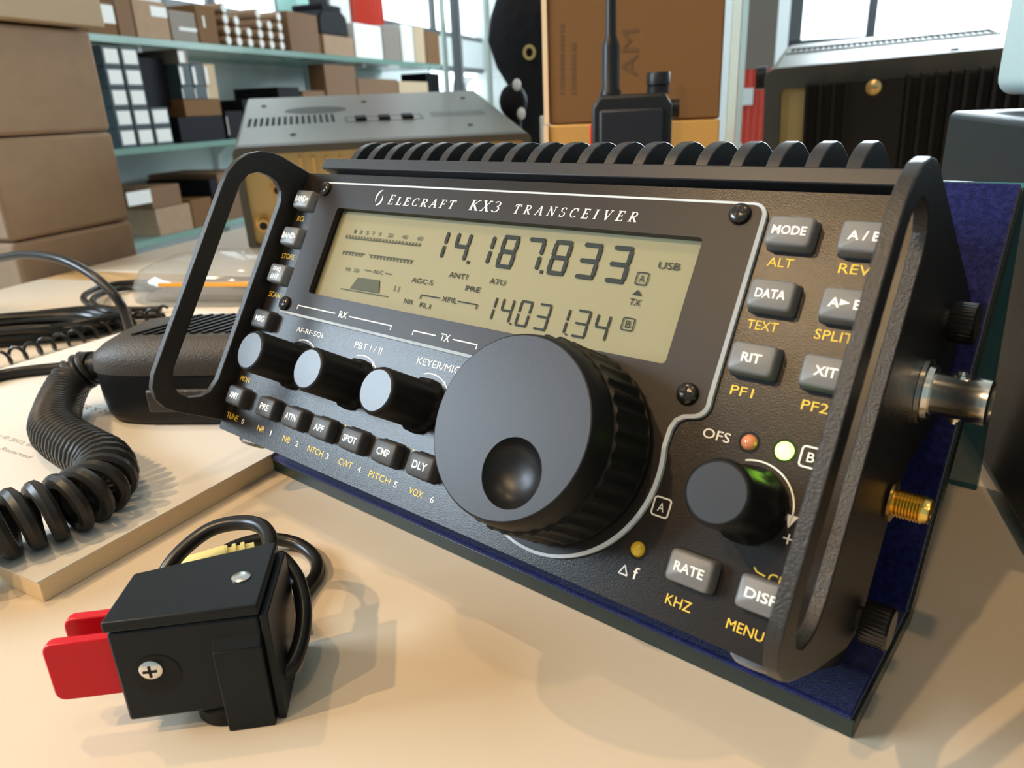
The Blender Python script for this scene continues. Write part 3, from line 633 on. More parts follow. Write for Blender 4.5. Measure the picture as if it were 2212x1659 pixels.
P.part('cable', B().tube(catmull([V((71, -84, 24)), V((62, -77, 27)), V((52, -76.5, 27)), V((42.5, -83.5, 24.5)), V((40.5, -95, 18)), V((46, -102, 9)), V((55, -99, 4)), V((61, -91, 2.2))], 10), 2.0, 12), 'cable')
P.part('cable', B().tube(catmull([V((36, -97, 3)), V((27, -84, 4.5)), V((24.5, -70, 5)), V((28, -60, 4.6)), V((36, -54.5, 3.2)), V((46, -55, 2.2)), V((53.5, -60, 2.2)), V((58, -68, 2.2)), V((64, -76, 2.4)), V((70, -80, 3.5))], 10), 2.0, 12), 'cable')
P.part('cable', B().tube(catmull([V((73, -82, 23)), on_z(606, 1206, 22), on_z(640, 1248, 19), on_z(656, 1310, 15), on_z(652, 1375, 11), on_z(632, 1432, 8), V((86, -93.5, 6.5))], 10), 2.0, 12), 'cable')
yl = Thing('cable_plug', 'pale yellow ribbed plug lying behind the small black morse key', 'plug', (45, -83, 0))
a0, a1 = on_z(395, 1229, 12), on_z(552, 1193, 12); dd = (a1 - a0)
yl.part('plug_body', B().tube([a0 + dd * t for t in (0, .05, .55, .6)], [2.4, 3.2, 4.0, 4.0], 16).tube([a0 + dd * t for t in (.58, .63, .64, .69, .70, .75, .76, .81, .82, .87, .88, 1.0)], [3.9, 3.9, 3.1, 3.1, 3.8, 3.8, 3.0, 3.0, 3.7, 3.7, 3, 3], 16), 'yellow_plug')

# ================================================================== hand microphone with its coiled cord
uu = V((.80, .60, 0)); vv = V((-.60, .80, 0)); mc = V((-80.5, -8, 7.4))
MMx = Matrix((uu, vv, Z)).transposed().to_4x4(); MMx.translation = mc
H = Thing('hand_microphone', 'black hand microphone with slatted grille lying on the white manual', 'microphone', mc)
def mout(k, su=0, n=40):
    o = []
    for i in range(n):
        t = 2 * math.pi * i / n; c, s = math.cos(t), math.sin(t); e = 2 / 4.4
        x = 50 * math.copysign(abs(c) ** e, c); y = 25 * math.copysign(abs(s) ** e, s)
        y *= 1 - .07 * max(0, -x / 50) ** 1.5
        o.append((x * k + su, y * k))
    return o
def mloft(levels):
    b = B(MMx); loft(b, [[(p[0], p[1], z) for p in mout(k)] for z, k in levels]); return b
H.part('lower_shell', mloft([(0, .88), (1.0, .93), (4, .96), (12, .98), (22.5, .988)]), 'gloss_black', sharp=50)
H.part('upper_shell', mloft([(22.8, 1.0), (27, 1.0), (30, .975), (33.0, .90), (35.6, .80), (37.2, .72), (37.5, .68)]), 'mic_top', sharp=50)
for i in range(11):
    x = -20 + i * 5.0
    o = B(MMx); o.prism([(x - 9, -14.5), (x - 7.4, -14.5), (x + 8.6, 14.5), (x + 7.0, 14.5)], 36.6, 38.3)
    H.part('grille_slat', o, 'ht')
H.part('push_to_talk_bar', B(MMx).box(-22, 22, -25.8, -20, 7, 17), 'mic_top', bevel=1)
def helix(path, R, wire, pitch, n_per=14):
    """coil of wire along path; R, wire, pitch are functions of the run 0..1"""
    L = [0]
    for a, c in zip(path, path[1:]): L.append(L[-1] + (c - a).length)
    tot = L[-1]; tg = (path[1] - path[0]).normalized(); u = tg.orthogonal().normalized()
    fr = []
    for i, p in enumerate(path):
        t = (path[min(i + 1, len(path) - 1)] - path[max(i - 1, 0)]).normalized()
        u = (u - t * u.dot(t)).normalized(); fr.append((p, u.copy(), t.cross(u)))
    s, ph, out, rad_ = 0.0, 0.0, [], []
    while s < tot:
        k = max(j for j in range(len(L)) if L[j] <= s); k = min(k, len(L) - 2); f_ = (s - L[k]) / (L[k + 1] - L[k]); q = s / tot
        p = fr[k][0].lerp(fr[k + 1][0], f_); a = fr[k][1].lerp(fr[k + 1][1], f_).normalized(); c = fr[k][2].lerp(fr[k + 1][2], f_).normalized()
        out.append(p + (a * math.cos(ph) + c * math.sin(ph)) * R(q)); rad_.append(wire(q))
        ph += 2 * math.pi / n_per; s += pitch(q) / n_per
    return out, rad_
cp = catmull([V((-127, -43.5, 26.8)), V((-131, -50, 23.5)), V((-127, -57, 19)), V((-112, -66, 16.4)), V((-90, -74.5, 16.2)), V((-62, -75.5, 16.2)), V((-42, -76.5, 16.8)), V((-28, -83, 16.8)), V((-22.5, -94, 17)), V((-23, -106, 17)), V((-25, -118, 17)), V((-29, -132, 17)), V((-36, -150, 17))], 12)
pts, rs = helix(cp, lambda q: 7.2 + 1.0 * min(1, q * 4), lambda q: 1.35 + 1.9 * max(0, q - .38) / .62, lambda q: 3.0 + 5.6 * max(0, q - .38) / .62, 16)
H.part('coiled_cord', B().tube(pts, rs, 8), 'cord')
b = B().tube([V((-117, -37, 27.5)) + (V((-129, -45, 26.5)) - V((-117, -37, 27.5))) * t for t in (0, .2, .21, .4, .41, .6, .61, .8, .81, 1)], [7.2, 7.2, 6.2, 6.2, 7.2, 7.2, 6.2, 6.2, 7.2, 7.2], 16)
H.part('strain_relief', b, 'cable')

# ================================================================== other cables on the counter
def cable(name, pts, r, base, label, cat='cable', n=10, m_='cable', res=10):
    return solo(name, B().tube(catmull(pts, res), r, n), m_, base, label, cat)
arcp = [on_y(px, py, y) for px, py, y in ((283, 742, 10), (278, 705, 8), (262, 660, 5), (235, 625, 3), (190, 588, 0), (130, 560, -4), (60, 550, -8), (0, 558, -12), (-80, 580, -16), (-150, 640, -20))]
arcp[0].z = max(3, arcp[0].z)
arcp = [V((arcp[0].x, arcp[0].y + 2, 2.6))] + arcp[1:-1] + [V((arcp[-1].x, arcp[-1].y, 2.6))]
cable('power_cable', arcp, 2.6, (arcp[0].x, arcp[0].y, 0), 'plain black cable arching up in front of the cardboard boxes')
b = B()
for i in range(15):
    k = i - 7; rr = 1.9
    off = V((.35, .94, 0)) * (k % 5 - 2) * 5.2; z = 2.4 + (i // 5) * 3.7
    c0 = V((-318, -8, 0)) + off * .9
    a = V((.62, .78, 0)); s_ = V((-.78, .62, 0))
    base_ = [(-100, -6), (-70, -15), (-20, -19 + k * .5), (30, -17), (56, -9), (64, 0), (56, 9), (30, 16), (-20, 19 - k * .5), (-70, 15), (-100, 6)]
    lp_ = [c0 + a * (p[0] + k * 1.2) * .72 + s_ * (p[1] * (1 + .05 * k)) + Z * (z + 1.5 * math.sin(j + k)) for j, p in enumerate(base_)]
    b.tube(catmull(lp_, 5), rr, 7)
solo('cable_bundle', b, 'cable', (-318, -8, 0), 'thick bundle of folded glossy black cable at the left edge of the counter', 'cable bundle')
tp = [on_z(px, py, 5.2) for px, py in ((-60, 795), (0, 775), (60, 757), (120, 738), (180, 722), (240, 704), (300, 688), (360, 672))]
pts, rs = helix(catmull(tp, 14), lambda q: 4.0, lambda q: 1.0, lambda q: 9.0, 12)
solo('coiled_cable', B().tube(pts, 1.05, 7), 'cable', (tp[3].x, tp[3].y, 0), 'thin stretched coiled black cord running behind the hand microphone', 'cord')
def zs(l, h): return [on_z(px, py, h + dz) for px, py, dz in l]
cable('looped_cable', zs(((345, 612, 0), (290, 610, 0), (235, 616, 1), (195, 630, 3), (180, 645, 5), (200, 660, 4), (250, 668, 2), (330, 668, 0), (348, 667, 0)), 3), 2.3, (-400, 80, 0), 'black cable in an open loop beside the clear plastic pack, upper strand')
cable('looped_cable', zs(((350, 628, 0), (280, 622, 0), (225, 632, 2), (200, 650, 6), (225, 672, 4), (270, 683, 1), (340, 682, 0), (352, 683, 0)), 3), 2.3, (-330, 60, 0), 'black cable in an open loop beside the clear plastic pack, lower strand')
cable('signal_cable', [on_z(-60, 830, 10.3), on_z(0, 811, 10.3), on_z(70, 800, 10.3), on_z(150, 792, 10.3), on_z(205, 786, 10.3)], 2.8, on_z(70, 800, 7.4), 'flat lying plain black cable passing just behind the corner of the microphone')

# clear plastic pack behind the handle
pk = Thing('plastic_pack', 'clear domed plastic pack with an orange strip behind the left radio handle', 'plastic package', (-318, 132, 0))
pc = V((-318, 132, 0)); pa = V((.86, .51, 0)); pb = V((-.51, .86, 0)); PMx = Matrix((pa, pb, Z)).transposed().to_4x4(); PMx.translation = pc
def pk_loop(k, z, n=36): return [(70 * k * math.copysign(abs(math.cos(2 * math.pi * i / n)) ** .7, math.cos(2 * math.pi * i / n)), 46 * k * math.copysign(abs(math.sin(2 * math.pi * i / n)) ** .7, math.sin(2 * math.pi * i / n)), z) for i in range(n)]
pk.part('clear_dome', loft(B(PMx), [pk_loop(1, .5), pk_loop(1, 8), pk_loop(.97, 14), pk_loop(.9, 22), pk_loop(.72, 28), pk_loop(.4, 31.5), pk_loop(.05, 32.5)]), 'clear_pack', sharp=60)
pk.part('orange_strip', B(PMx).box(-30, 60, -44, -38, 15, 17.5), 'orange')
pk.part('inner_tray', B(PMx).box(-52, 52, -32, 32, 1, 6), 'grey_card', bevel=2)
# ================================================================== room shell
FZ, CZ = -750, 1950
structure('floor', B(RM).box(-1500, 2350, -2650, 4400, FZ - 40, FZ), 'floor')
structure('ceiling', B(RM).box(-1500, 2350, -2650, 4400, CZ, CZ + 40), 'ceiling')
EW = -1464
def dz(px, py): return on_e(px, py, EW)
d815, zs1 = dz(818, 53); d1050 = dz(1046, 60)[0]
d360, zs4 = dz(350, 14); d610 = dz(622, 24)[0]
d925, z2t = dz(925, 138); z2b = dz(960, 240)[1]
holes = [[(d360, zs4), (d610, zs4), (d610, 1700), (d360, 1700)], [(d815, zs1), (d1050, zs1), (d1050, 1700), (d815, 1700)], [(d925, z2b), (d1050, z2b), (d1050, z2t), (d925, z2t)], [(-960, 480), (-170, 480), (-170, 960), (-960, 960)]]
structure('wall_left', B(RM).plate([(-2650, FZ), (4400, FZ), (4400, CZ), (-2650, CZ)], holes, EW - 60, EW, 'x'), 'wall')
def window(nm, x0, x1, z0, z1, at_, axis, mull, w_=30):
    b = B(RM)
    def bar_(a0, a1, c0, c1):
        (b.box(at_ - 25, at_ + 6, a0, a1, c0, c1) if axis == 'x' else b.box(a0, a1, at_ - 6, at_ + 25, c0, c1))
    bar_(x0, x1, z0, z0 + w_); bar_(x0, x1, z1 - w_, z1); bar_(x0, x0 + w_, z0, z1); bar_(x1 - w_, x1, z0, z1)
    for m_ in mull: bar_(m_ - w_ / 3, m_ + w_ / 3, z0, z1)
    f = structure(nm, b, 'frame')
    p = B(RM)
    (p.box(at_ - 12, at_ - 6, x0, x1, z0, z1) if axis == 'x' else p.box(x0, x1, at_ + 6, at_ + 12, z0, z1))
    make('window_pane', p, 'pane', f)
window('window_1', d360, d610, zs4, 1700, EW - 10, 'x', [dz(465, 5)[0]], 24)
window('window_2', d815, d1050, zs1, 1700, EW - 10, 'x', [dz(940, 20)[0]], 26)
window('window_3', d925, d1050, z2b, z2t, EW - 10, 'x', [dz(1000, 180)[0]], 26)
window('window_4', -960, -170, 480, 960, EW - 10, 'x', [-565], 30)
DW = 4300
eA, zA = on_d(1702, 90, DW); eM = on_d(1884, 40, DW)[0]; eB = on_d(2300, 40, DW)[0]
structure('wall_back', B(RM).plate([(-1500, FZ), (2350, FZ), (2350, CZ), (-1500, CZ)], [[(eA, zA - 60), (eB, zA - 60), (eB, 1700), (eA, 1700)]], DW, DW + 60, 'y'), 'wall')
window('window_5', eA, eB, zA - 60, 1700, DW + 10, 'y', [eM], 64)
structure('wall_right', B(RM).box(2300, 2350, -2650, 4400, FZ, CZ), 'wall')
structure('wall_front', B(RM).box(-1500, 2350, -2700, -2650, FZ, CZ), 'wall')

# ================================================================== glass shelves on the left wall
ES = -1184
zu = on_e(230, 74, ES)[1]; zl = on_e(300, 320, ES)[1] + 2; zb = on_e(330, 516, ES)[1]
dS0, dS1 = on_e(120, 60, ES)[0] - 200, on_e(952, 120, ES)[0]
def shelf(z, label, t, brs):
    s = Thing('glass_shelf', label, 'shelf', room(EW, (dS0 + dS1) / 2, z - t))
    s.part('glass_plate', B(RM).box(EW + 1, ES, dS0, dS1, z - t, z), 'shelf_glass', bevel=1)
    for d_ in brs: s.part('bracket', B(RM).prism([(EW + 1, z - t - 90), (EW + 14, z - t - 90), (EW + 22, z - t - 40), (EW + 60, z - t - 14), (ES - 40, z - t - 10), (ES - 40, z - t), (EW + 1, z - t)], d_ - 7, d_ + 7, 'y'), 'white', bevel=2)
    return s
shelf(zu, 'uppermost green glass shelf on the left wall crowded with small cartons', 16, [on_e(660, 150, EW)[0], on_e(1000, 150, EW)[0], on_e(330, 150, EW)[0] - 300])
shelf(zl, 'middle green glass shelf carrying black boxes with white end labels', 14, [on_e(462, 330, EW)[0], on_e(800, 300, EW)[0]])
shelf(zb, 'lowest green glass shelf holding a few brown cartons', 14, [on_e(500, 560, EW)[0]])
def carton(name, px0, px1, ptop, zbase, depth, m_, label, cat='box', group=None, lab=None, front=ES + -6, pf=ES - 6, zb_=None, bevel=1.5):
    """box standing on a shelf; lab = (px0, py0, px1, py1) of a label on its front"""
    d0, d1 = on_e(px0, 100, pf)[0], on_e(px1, 100, pf)[0]
    z1 = on_e((px0 + px1) / 2, ptop, pf)[1]; z0 = zbase if zb_ is None else zb_
    if z1 < z0 + 8: z1 = z0 + 8
    base = room(front - depth / 2, (d0 + d1) / 2, z0)
    o = solo(name, B(RM).box(front - depth, front, d0 + 1, d1 - 1, z0, z1), m_, base, label, cat, group, bevel=bevel)
    if lab:
        a, zt = on_e(lab[0], lab[1], front); c, zq = on_e(lab[2], lab[3], front)
        zq = max(zq, z0 + 2); zt = min(zt, z1 - 1); a = max(a, d0 + 2); c = min(c, d1 - 2)
        make('paper_label', B(RM).box(front, front + .8, a, c, zq, max(zt, zq + 3)), 'label', o, base)
    return o
# black boxes with white labels: three columns, the two left ones five high
rows = [(84, 130), (131, 175), (176, 220), (221, 265), (266, 318)]
cols = [(208, 246, 'left'), (248, 286, 'middle'), (288, 328, 'third')]
# heights are shared so the boxes really stand on each other
zc0 = zu - 16 - 5; hgt = (zc0 - zl) / 5
ordn = ['top', 'second', 'middle', 'fourth', 'bottom']
for ci, (a, c, cn_) in enumerate(cols):
    for r in range(5):
        if ci == 2 and r < 3: continue
        d0, d1 = on_e(a + r * 9, 150, ES - 6)[0], on_e(c + r * 9, 150, ES - 6)[0]
        d0, d1 = on_e(a + 18, 150, ES - 6)[0], on_e(c + 18, 150, ES - 6)[0]
        z0 = zl + (4 - r) * hgt; front = ES - 6
        base = room(front - 90, (d0 + d1) / 2, z0)
        o = solo('product_box', B(RM).box(front - 180, front, d0 + 1, d1 - 1, z0 + .4, z0 + hgt - .4), 'blk_box', base, f'slate box with white end label, {ordn[r]} in the {cn_} tall column on the middle shelf' if ci < 2 else f'slate box with white end label, {"upper" if r == 3 else "lower"} one beside the two tall columns', 'box', 'slate boxes with white end labels', bevel=1)
        make('paper_label', B(RM).box(front, front + .8, d0 + 7, d1 - 5, z0 + 7, z0 + hgt - 6), 'label', o, base)
big = carton('dark_carton', 306, 373, 122, zl, 120, 'blk', 'plain black box on the short column between the white-labelled groups', front=ES - 40, zb_=zl + 2 * hgt)
zr = on_e(400, 246, ES - 6)[1]
carton('dark_carton', 354, 456, 252, zl, 120, 'blk', 'black block for the dark gap under the orange-brown card tray')  # black colour stands for the shade in the gap under the tray
zr = on_e(405, 252, ES - 6)[1]
carton('open_tray', 374, 456, 214, zr, 120, 'kraft_orange', 'orange-brown card tray under the right group of labelled boxes', 'tray')
zt0 = on_e(416, 214, ES - 6)[1]
for r, (pt, nm) in enumerate(((185, 'lower'), (138, 'upper'))):
    zt1 = on_e(400, pt, ES - 6)[1]
    zprev = zt0 if r == 0 else on_e(400, 185, ES - 6)[1]
    for k, (a, c, cn_) in enumerate(((376, 403, 'left'), (404, 430, 'centre'), (431, 456, 'right'))):
        carton('product_box', a, c, pt, zprev, 160, 'blk_box' if k < 2 else 'kraft_light', f'labelled box, {nm} row {cn_}, on top of the orange-brown tray', 'box', 'boxes on the card tray', (a + 2, pt + 6, c - 4, pt + 44))
carton('small_box', 380, 402, 106, on_e(400, 138, ES - 6)[1], 120, 'grey_card', 'single pale labelled box on top of the boxes above the card tray', 'box', None, (382, 110, 400, 136))
carton('dark_carton', 462, 502, 240, zl, 150, 'blk', 'short black box with one white label just left of the old radio', 'box', None, (474, 252, 496, 292))
carton('dark_carton', 504, 545, 215, zl, 150, 'blk', 'taller plain black box just behind the corner of the left old radio')
carton('dark_carton', 586, 634, 188, zl, 150, 'blk', 'small black box seen just above the left old radio')
carton('brown_carton', 640, 690, 196, zl, 60, 'kraft_dark', 'low brown carton right of the small black box above the left radio')
carton('brown_carton', 694, 762, 140, zl, 60, 'kraft_dark', 'tall dark brown carton beside the white shelf bracket')
carton('brown_carton', 764, 852, 170, zl, 60, 'kraft_dark', 'long low dark brown carton above the left radio')
carton('pale_carton', 854, 918, 176, zl, 60, 'kraft_light', 'long low pale cream carton right of the dark brown ones')
sr = Thing('sorter', 'black upright file sorter with dividers standing at the far end of the middle shelf', 'file sorter', room(ES - 100, on_e(900, 150, ES)[0], zl))
a_, c_ = on_e(920, 150, ES - 60)[0], on_e(950, 150, ES - 60)[0]
sr.part('base', B(RM).box(ES - 180, ES - 60, a_, c_, zl, zl + 8), 'grey_card')
for i in range(6): sr.part('divider', B(RM).box(ES - 180, ES - 60, a_ + (c_ - a_) * i / 6, a_ + (c_ - a_) * (i + .45) / 6, zl + 8, min(on_e(935, 146, ES)[1], zu - 30)), 'blk')
# bottom shelf
carton('brown_carton', 258, 330, 410, zb, 200, 'kraft_dark', 'dark brown carton with small label stacked on the tan one on the lowest shelf', 'box', None, (262, 418, 278, 446), zb_=on_e(300, 458, ES - 6)[1])
carton('tan_carton', 262, 346, 458, zb, 200, 'kraft', 'tan carton with white and yellow labels at the left of the lowest shelf', 'box', None, (310, 458, 342, 486))
carton('tan_carton', 347, 398, 440, zb, 180, 'kraft_orange', 'plain orange-brown carton beside the labelled tan one on the lowest shelf')
carton('dark_carton', 400, 418, 395, zb, 200, 'blk', 'narrow tall black carton in the middle of the lowest shelf')
carton('brown_carton', 419, 500, 376, zb, 220, 'kraft_dark', 'large brown carton seen through the left radio handle')
# upper shelf
upper_items = [
 ('tan_carton', 196, 262, 2, 'kraft_orange', 'leftmost orange-brown carton with white label on the uppermost shelf', (214, 8, 250, 52), 170),
 ('brown_carton', 264, 300, -8, 'kraft_dark', 'plain dark brown carton second from the left on the uppermost shelf', None, 170),
 ('tan_carton', 302, 374, 4, 'kraft', 'tan carton with large white label on the uppermost shelf', (322, 12, 368, 40), 170),
 ('grey_carton', 376, 432, 26, 'grey_card', 'low grey-brown carton with pale base strip on the uppermost shelf', (386, 58, 430, 70), 150),
 ('brown_carton', 434, 476, 14, 'kraft_orange', 'brown carton with a narrow white label right of the grey-brown one', (436, 34, 444, 60), 150),
 ('brown_carton', 628, 692, 30, 'kraft_dark', 'wide dark brown carton right of the stacks of white-ended tubes', None, 170),
 ('brown_carton', 700, 764, 78, 'kraft', 'low brown carton under the black folded case', None, 150)]
for nm, a, c, pt, m_, lb, lab, dp in upper_items: carton(nm, a, c, pt, zu, dp, m_, lb, 'box', None, lab)
# little tubes with white ends, stacked
def tube_stack(px, n, word):
    dd_ = on_e(px, 60, ES - 6)[0]; dr = 12.5
    for i in range(n):
        z = zu + dr + 2 * dr * i
        p0, p1 = room(ES - 90, dd_, z), room(ES - 6, dd_, z)
        o = solo('mailing_tube', B().cyl(p0, p1, dr, n=16), 'kraft', room(ES - 48, dd_, z - dr), f'brown tube with white end cap, {["bottom", "second", "third", "top"][i]} of the {word} tube stack', 'tube', 'white ended tubes')
        make('end_cap', B().cyl(p1, p1 + E * 2, dr * .8, n=16), 'label', o, room(ES - 48, dd_, z - dr))
for px, n, word in ((489, 4, 'leftmost'), (512, 3, 'second'), (536, 2, 'third'), (560, 4, 'fourth'), (582, 3, 'fifth'), (604, 4, 'rightmost')): tube_stack(px, n, word)
bg = Thing('folded_case', 'black folded soft case lying on the brown carton on the uppermost shelf', 'case', room(ES - 70, on_e(730, 60, ES)[0], on_e(732, 78, ES - 6)[1]))
a_, c_ = on_e(698, 50, ES)[0], on_e(760, 50, ES)[0]; zq = on_e(732, 78, ES - 6)[1]
bg.part('body', B(RM).prism([(a_, zq), (c_, zq), (c_ - 6, zq + 60), (c_ - 40, zq + 78), (a_ + 30, zq + 74), (a_ + 4, zq + 50)], ES - 140, ES - 14, 'x'), 'cloth_black', bevel=6)
bg.part('flap', B(RM).box(ES - 130, ES - 20, a_ + 36, c_ - 26, zq + 74, zq + 92), 'blk', bevel=5)
for a, c, pt, m_, lb, lab in ((768, 826, 54, 'white', 'white box with grey stripes near the right of the uppermost shelf', (776, 58, 786, 74)), (828, 866, 62, 'grey_card', 'small grey-brown carton right of the striped white box', None), (868, 894, 54, 'label', 'pale carton under the bright window on the uppermost shelf', None), (895, 918, 58, 'kraft_light', 'cream carton near the dark upright post', None), (920, 950, 70, 'kraft_orange', 'last orange-brown carton at the far end of the uppermost shelf', None)):
    carton('small_carton', a, c, pt, zu, 130, m_, lb, 'box', None, lab)
# red curtain beside the window, mint pillar
b = B(RM)
dc0, dc1 = dz(742, 20)[0], dz(812, 20)[0]; zc1 = dz(780, 46)[1]
pr_ = [(EW + 30 + 14 * math.sin(i * 1.25), dc0 + (dc1 - dc0) * i / 40) for i in range(41)]
b.prism([(p[0], p[1]) for p in pr_] + [(p[0] + 5, p[1]) for p in pr_[::-1]], zu + 2, 1600)
solo('curtain', b, 'red_fabric', room(EW + 35, (dc0 + dc1) / 2, zu), 'red curtain hanging left of the bright window above the shelf', 'curtain')
solo('pillar_box', B(RM).box(EW + 20, EW + 90, dz(588, 10)[0], dz(618, 10)[0], zu, zu + 420), 'mint', room(EW + 55, dz(603, 10)[0], zu), 'tall mint green carton standing behind the brown tubes on the uppermost shelf', 'box', bevel=2)
solo('framed_board', B(RM).box(EW + 20, EW + 34, dz(645, 10)[0], dz(690, 10)[0], zu, zu + 420), 'blk', room(EW + 27, dz(668, 10)[0], zu), 'dark upright board leaning at the wall behind the brown carton', 'board', bevel=2)
solo('poster_board', B(RM).box(EW + 20, EW + 34, dz(696, 10)[0], dz(738, 10)[0], zu, zu + 420), 'label', room(EW + 27, dz(716, 10)[0], zu), 'whitish upright board at the wall behind the black folded case', 'board', bevel=2)

# dark post, glass panes
po = Thing('support_post', 'blue-black round steel post standing on the floor in front of the far window', 'post', room(-802, 2191, FZ))
po.part('column', B(RM).cyl((-802, 2191, FZ), (-802, 2191, CZ), 17), 'post')
po.part('sleeve', B(RM).lathe([(17, 0), (25, 30), (25, 900), (22, 940), (17, 960)], (-802, 2191, FZ + 6), (0, 0, 1), 24), 'post')
def glass_sheet(name, p, q, t, z0, z1, label):
    p, q = V(p), V(q); dr = (q - p).normalized(); nn = V((-dr.y, dr.x, 0)) * t / 2
    g = Thing(name, label, 'glass panel', ((p + q) / 2)[:2] + (z0,) if False else V(((p.x + q.x) / 2, (p.y + q.y) / 2, z0)))
    def blk(a, c): return B().hexa([v_ + Z * z0 for v_ in (a - nn, c - nn, c + nn, a + nn)], [v_ + Z * z1 for v_ in (a - nn, c - nn, c + nn, a + nn)])
    e_ = dr * 5
    g.part('pane', blk(p + e_, q - e_), 'glass')
    g.part('polished_edge', blk(p, p + e_), 'glass_edge'); g.part('polished_edge', blk(q - e_, q), 'glass_edge')
def polar(px, r, z=0):
    k = ray(px, 204); k.z = 0; k.normalize(); p = V((CAM.x, CAM.y, 0)) + k * r; return V((p.x, p.y, z))
glass_sheet('glass_screen', polar(964, 1290), polar(1062, 1230), 8, 0, 420, 'clear upright glass pane beside the dark post, left of the black bag')
p0_ = polar(1577, 600); k_ = (polar(1568, 900) - p0_).normalized()
k_ = polar(1375, 640) - V((CAM.x, CAM.y, 0)); k_.z = 0; k_.normalize(); p0_ = polar(1582, 606)
glass_sheet('glass_screen', p0_, p0_ + k_ * 180, 6, 0, 420, 'clear upright glass pane with a bright edge right of the orange-brown carton')
glass_sheet('glass_screen', polar(1600, 980), polar(1600, 980) + V((-.42, .9, 0)) * 60, 6, 0, 420, 'thin upright glass pane with a cream edge behind the bright-edged one')

# black bag hanging form
bp = polar(1140, 1180)
bb_ = Thing('carry_bag', 'black soft carrying bag with a faint gold emblem left of the orange-brown carton', 'bag', bp)
fw = (bp - V((CAM.x, CAM.y, 0))).normalized(); rt = V((fw.y, -fw.x, 0))
BGM = Matrix((rt, fw, Z)).transposed().to_4x4(); BGM.translation = bp
def bl(wd, dp, z, sx=0): return [(sx + wd * math.copysign(abs(math.cos(2 * math.pi * i / 32)) ** .7, math.cos(2 * math.pi * i / 32)), dp * math.copysign(abs(math.sin(2 * math.pi * i / 32)) ** .7, math.sin(2 * math.pi * i / 32)), z) for i in range(32)]
bb_.part('body', loft(B(BGM), [bl(24, 30, 0, 8), bl(27, 36, 40, 7), bl(27, 38, 110, 6), bl(30, 38, 150, 4), bl(40, 40, 180, -4), bl(47, 40, 215, -8), bl(44, 38, 245, -6), bl(36, 30, 275, -2), bl(20, 14, 300, 4)]), 'cloth_black', sharp=60)
bb_.part('emblem', B(BGM).plate([(4 + 9 * math.cos(t * .262), 196 + 10 * math.sin(t * .262)) for t in range(24)], [[(4 + 5 * math.cos(t * .262), 196 + 6 * math.sin(t * .262)) for t in range(24)]], -43, -40.2, 'y'), 'emblem')
bb_.part('handle', B(BGM).tube(catmull([(-16, 0, 290), (-8, 0, 325), (12, 0, 335), (22, 0, 320), (22, 0, 285)], 6), 4, 8), 'cloth_black')
solo('white_box', B(BGM).box(16, 52, -110, -60, 0, 112), 'white', BGM @ V((34, -85, 0)), 'small cream-white box in front of the lower part of the black bag', 'box', bevel=2)
# red banner far right of the carton
bn_ = polar(1622, 2900)
k_ = (bn_ - V((CAM.x, CAM.y, 0))).normalized(); r_ = V((k_.y, -k_.x, 0)); NM = Matrix((r_, k_, Z)).transposed().to_4x4(); NM.translation = V((bn_.x, bn_.y, 0))
ban = Thing('banner_stand', 'red hanging banner with white panels between the glass edge and right old radio', 'banner', (bn_.x, bn_.y, FZ))
pr_ = [(-62 + 150 * i / 40, 6 * math.sin(i * 1.1)) for i in range(41)]
ban.part('cloth', B(NM).prism(pr_ + [(p[0], p[1] + 4) for p in pr_[::-1]], FZ + 20, 210), 'red_fabric')
ban.part('base', B(NM).box(-80, 110, -60, 60, FZ, FZ + 20), 'frame', bevel=3)
ban.part('white_panel', B(NM).box(-60, -20, -16, -12, -190, -30), 'white'); ban.part('white_panel', B(NM).box(-40, 8, -16, -12, 95, 150), 'white')
ban.part('top_panel', B(NM).box(-62, 70, -2, 6, 210, 520), 'grey_card')

# ================================================================== carton stack at the left edge, standing on the floor
n0 = V((on_e(38, 627, 0)[0], 0, 0))
def ray_e(px, py, e):
    r = ray(px, py); p = CAM + r * ((e - CAM.dot(E)) / r.dot(E)); return p
eK = -480
dN, dF = ray_e(36, 560, eK).dot(D), ray_e(245, 300, eK).dot(D)
zz = [on_e(265, 478, eK)[1], on_e(228, 284, eK)[1], on_e(203, 66, eK)[1]]
def stack(z0, z1, label, m_='kraft', grow=0, tape=False):
    base = room(eK - 150, (dN + dF) / 2, z0)
    c = Thing('storage_carton', label, 'box', base, group=None)
    c.part('carton_body', B(RM).box(eK - 300 - grow, eK + grow, dN - grow, dF + grow, z0 + .5, z1 - .5), m_, bevel=4)
    if tape: c.part('packing_tape', B(RM).box(eK - 160, eK - 90, dN - grow - .6, dN - grow - .1, z0 + 2, z1 - 3), 'kraft_light')
    return c
stack(FZ, -330, 'big brown carton on the floor under the tall carton stack, mostly below the counter edge')
stack(-330, zz[0], 'brown carton at counter level, lowest visible one in the tall stack at the left', tape=True)
stack(zz[0], zz[1], 'brown carton second up from the counter in the tall stack at the left')
stack(zz[1], zz[2], 'brown carton third up, just under the open bulging one in the tall stack')
top = stack(zz[2] + 1, zz[2] + 150, 'topmost lighter carton with bulging edge in the tall stack at the left', 'kraft_light', 7)
top.part('open_flap', B(RM).box(eK + 7.5, eK + 11, dN - 4, dF + 9, zz[2] + 2, zz[2] + 150), 'kraft_light', bevel=1.5)

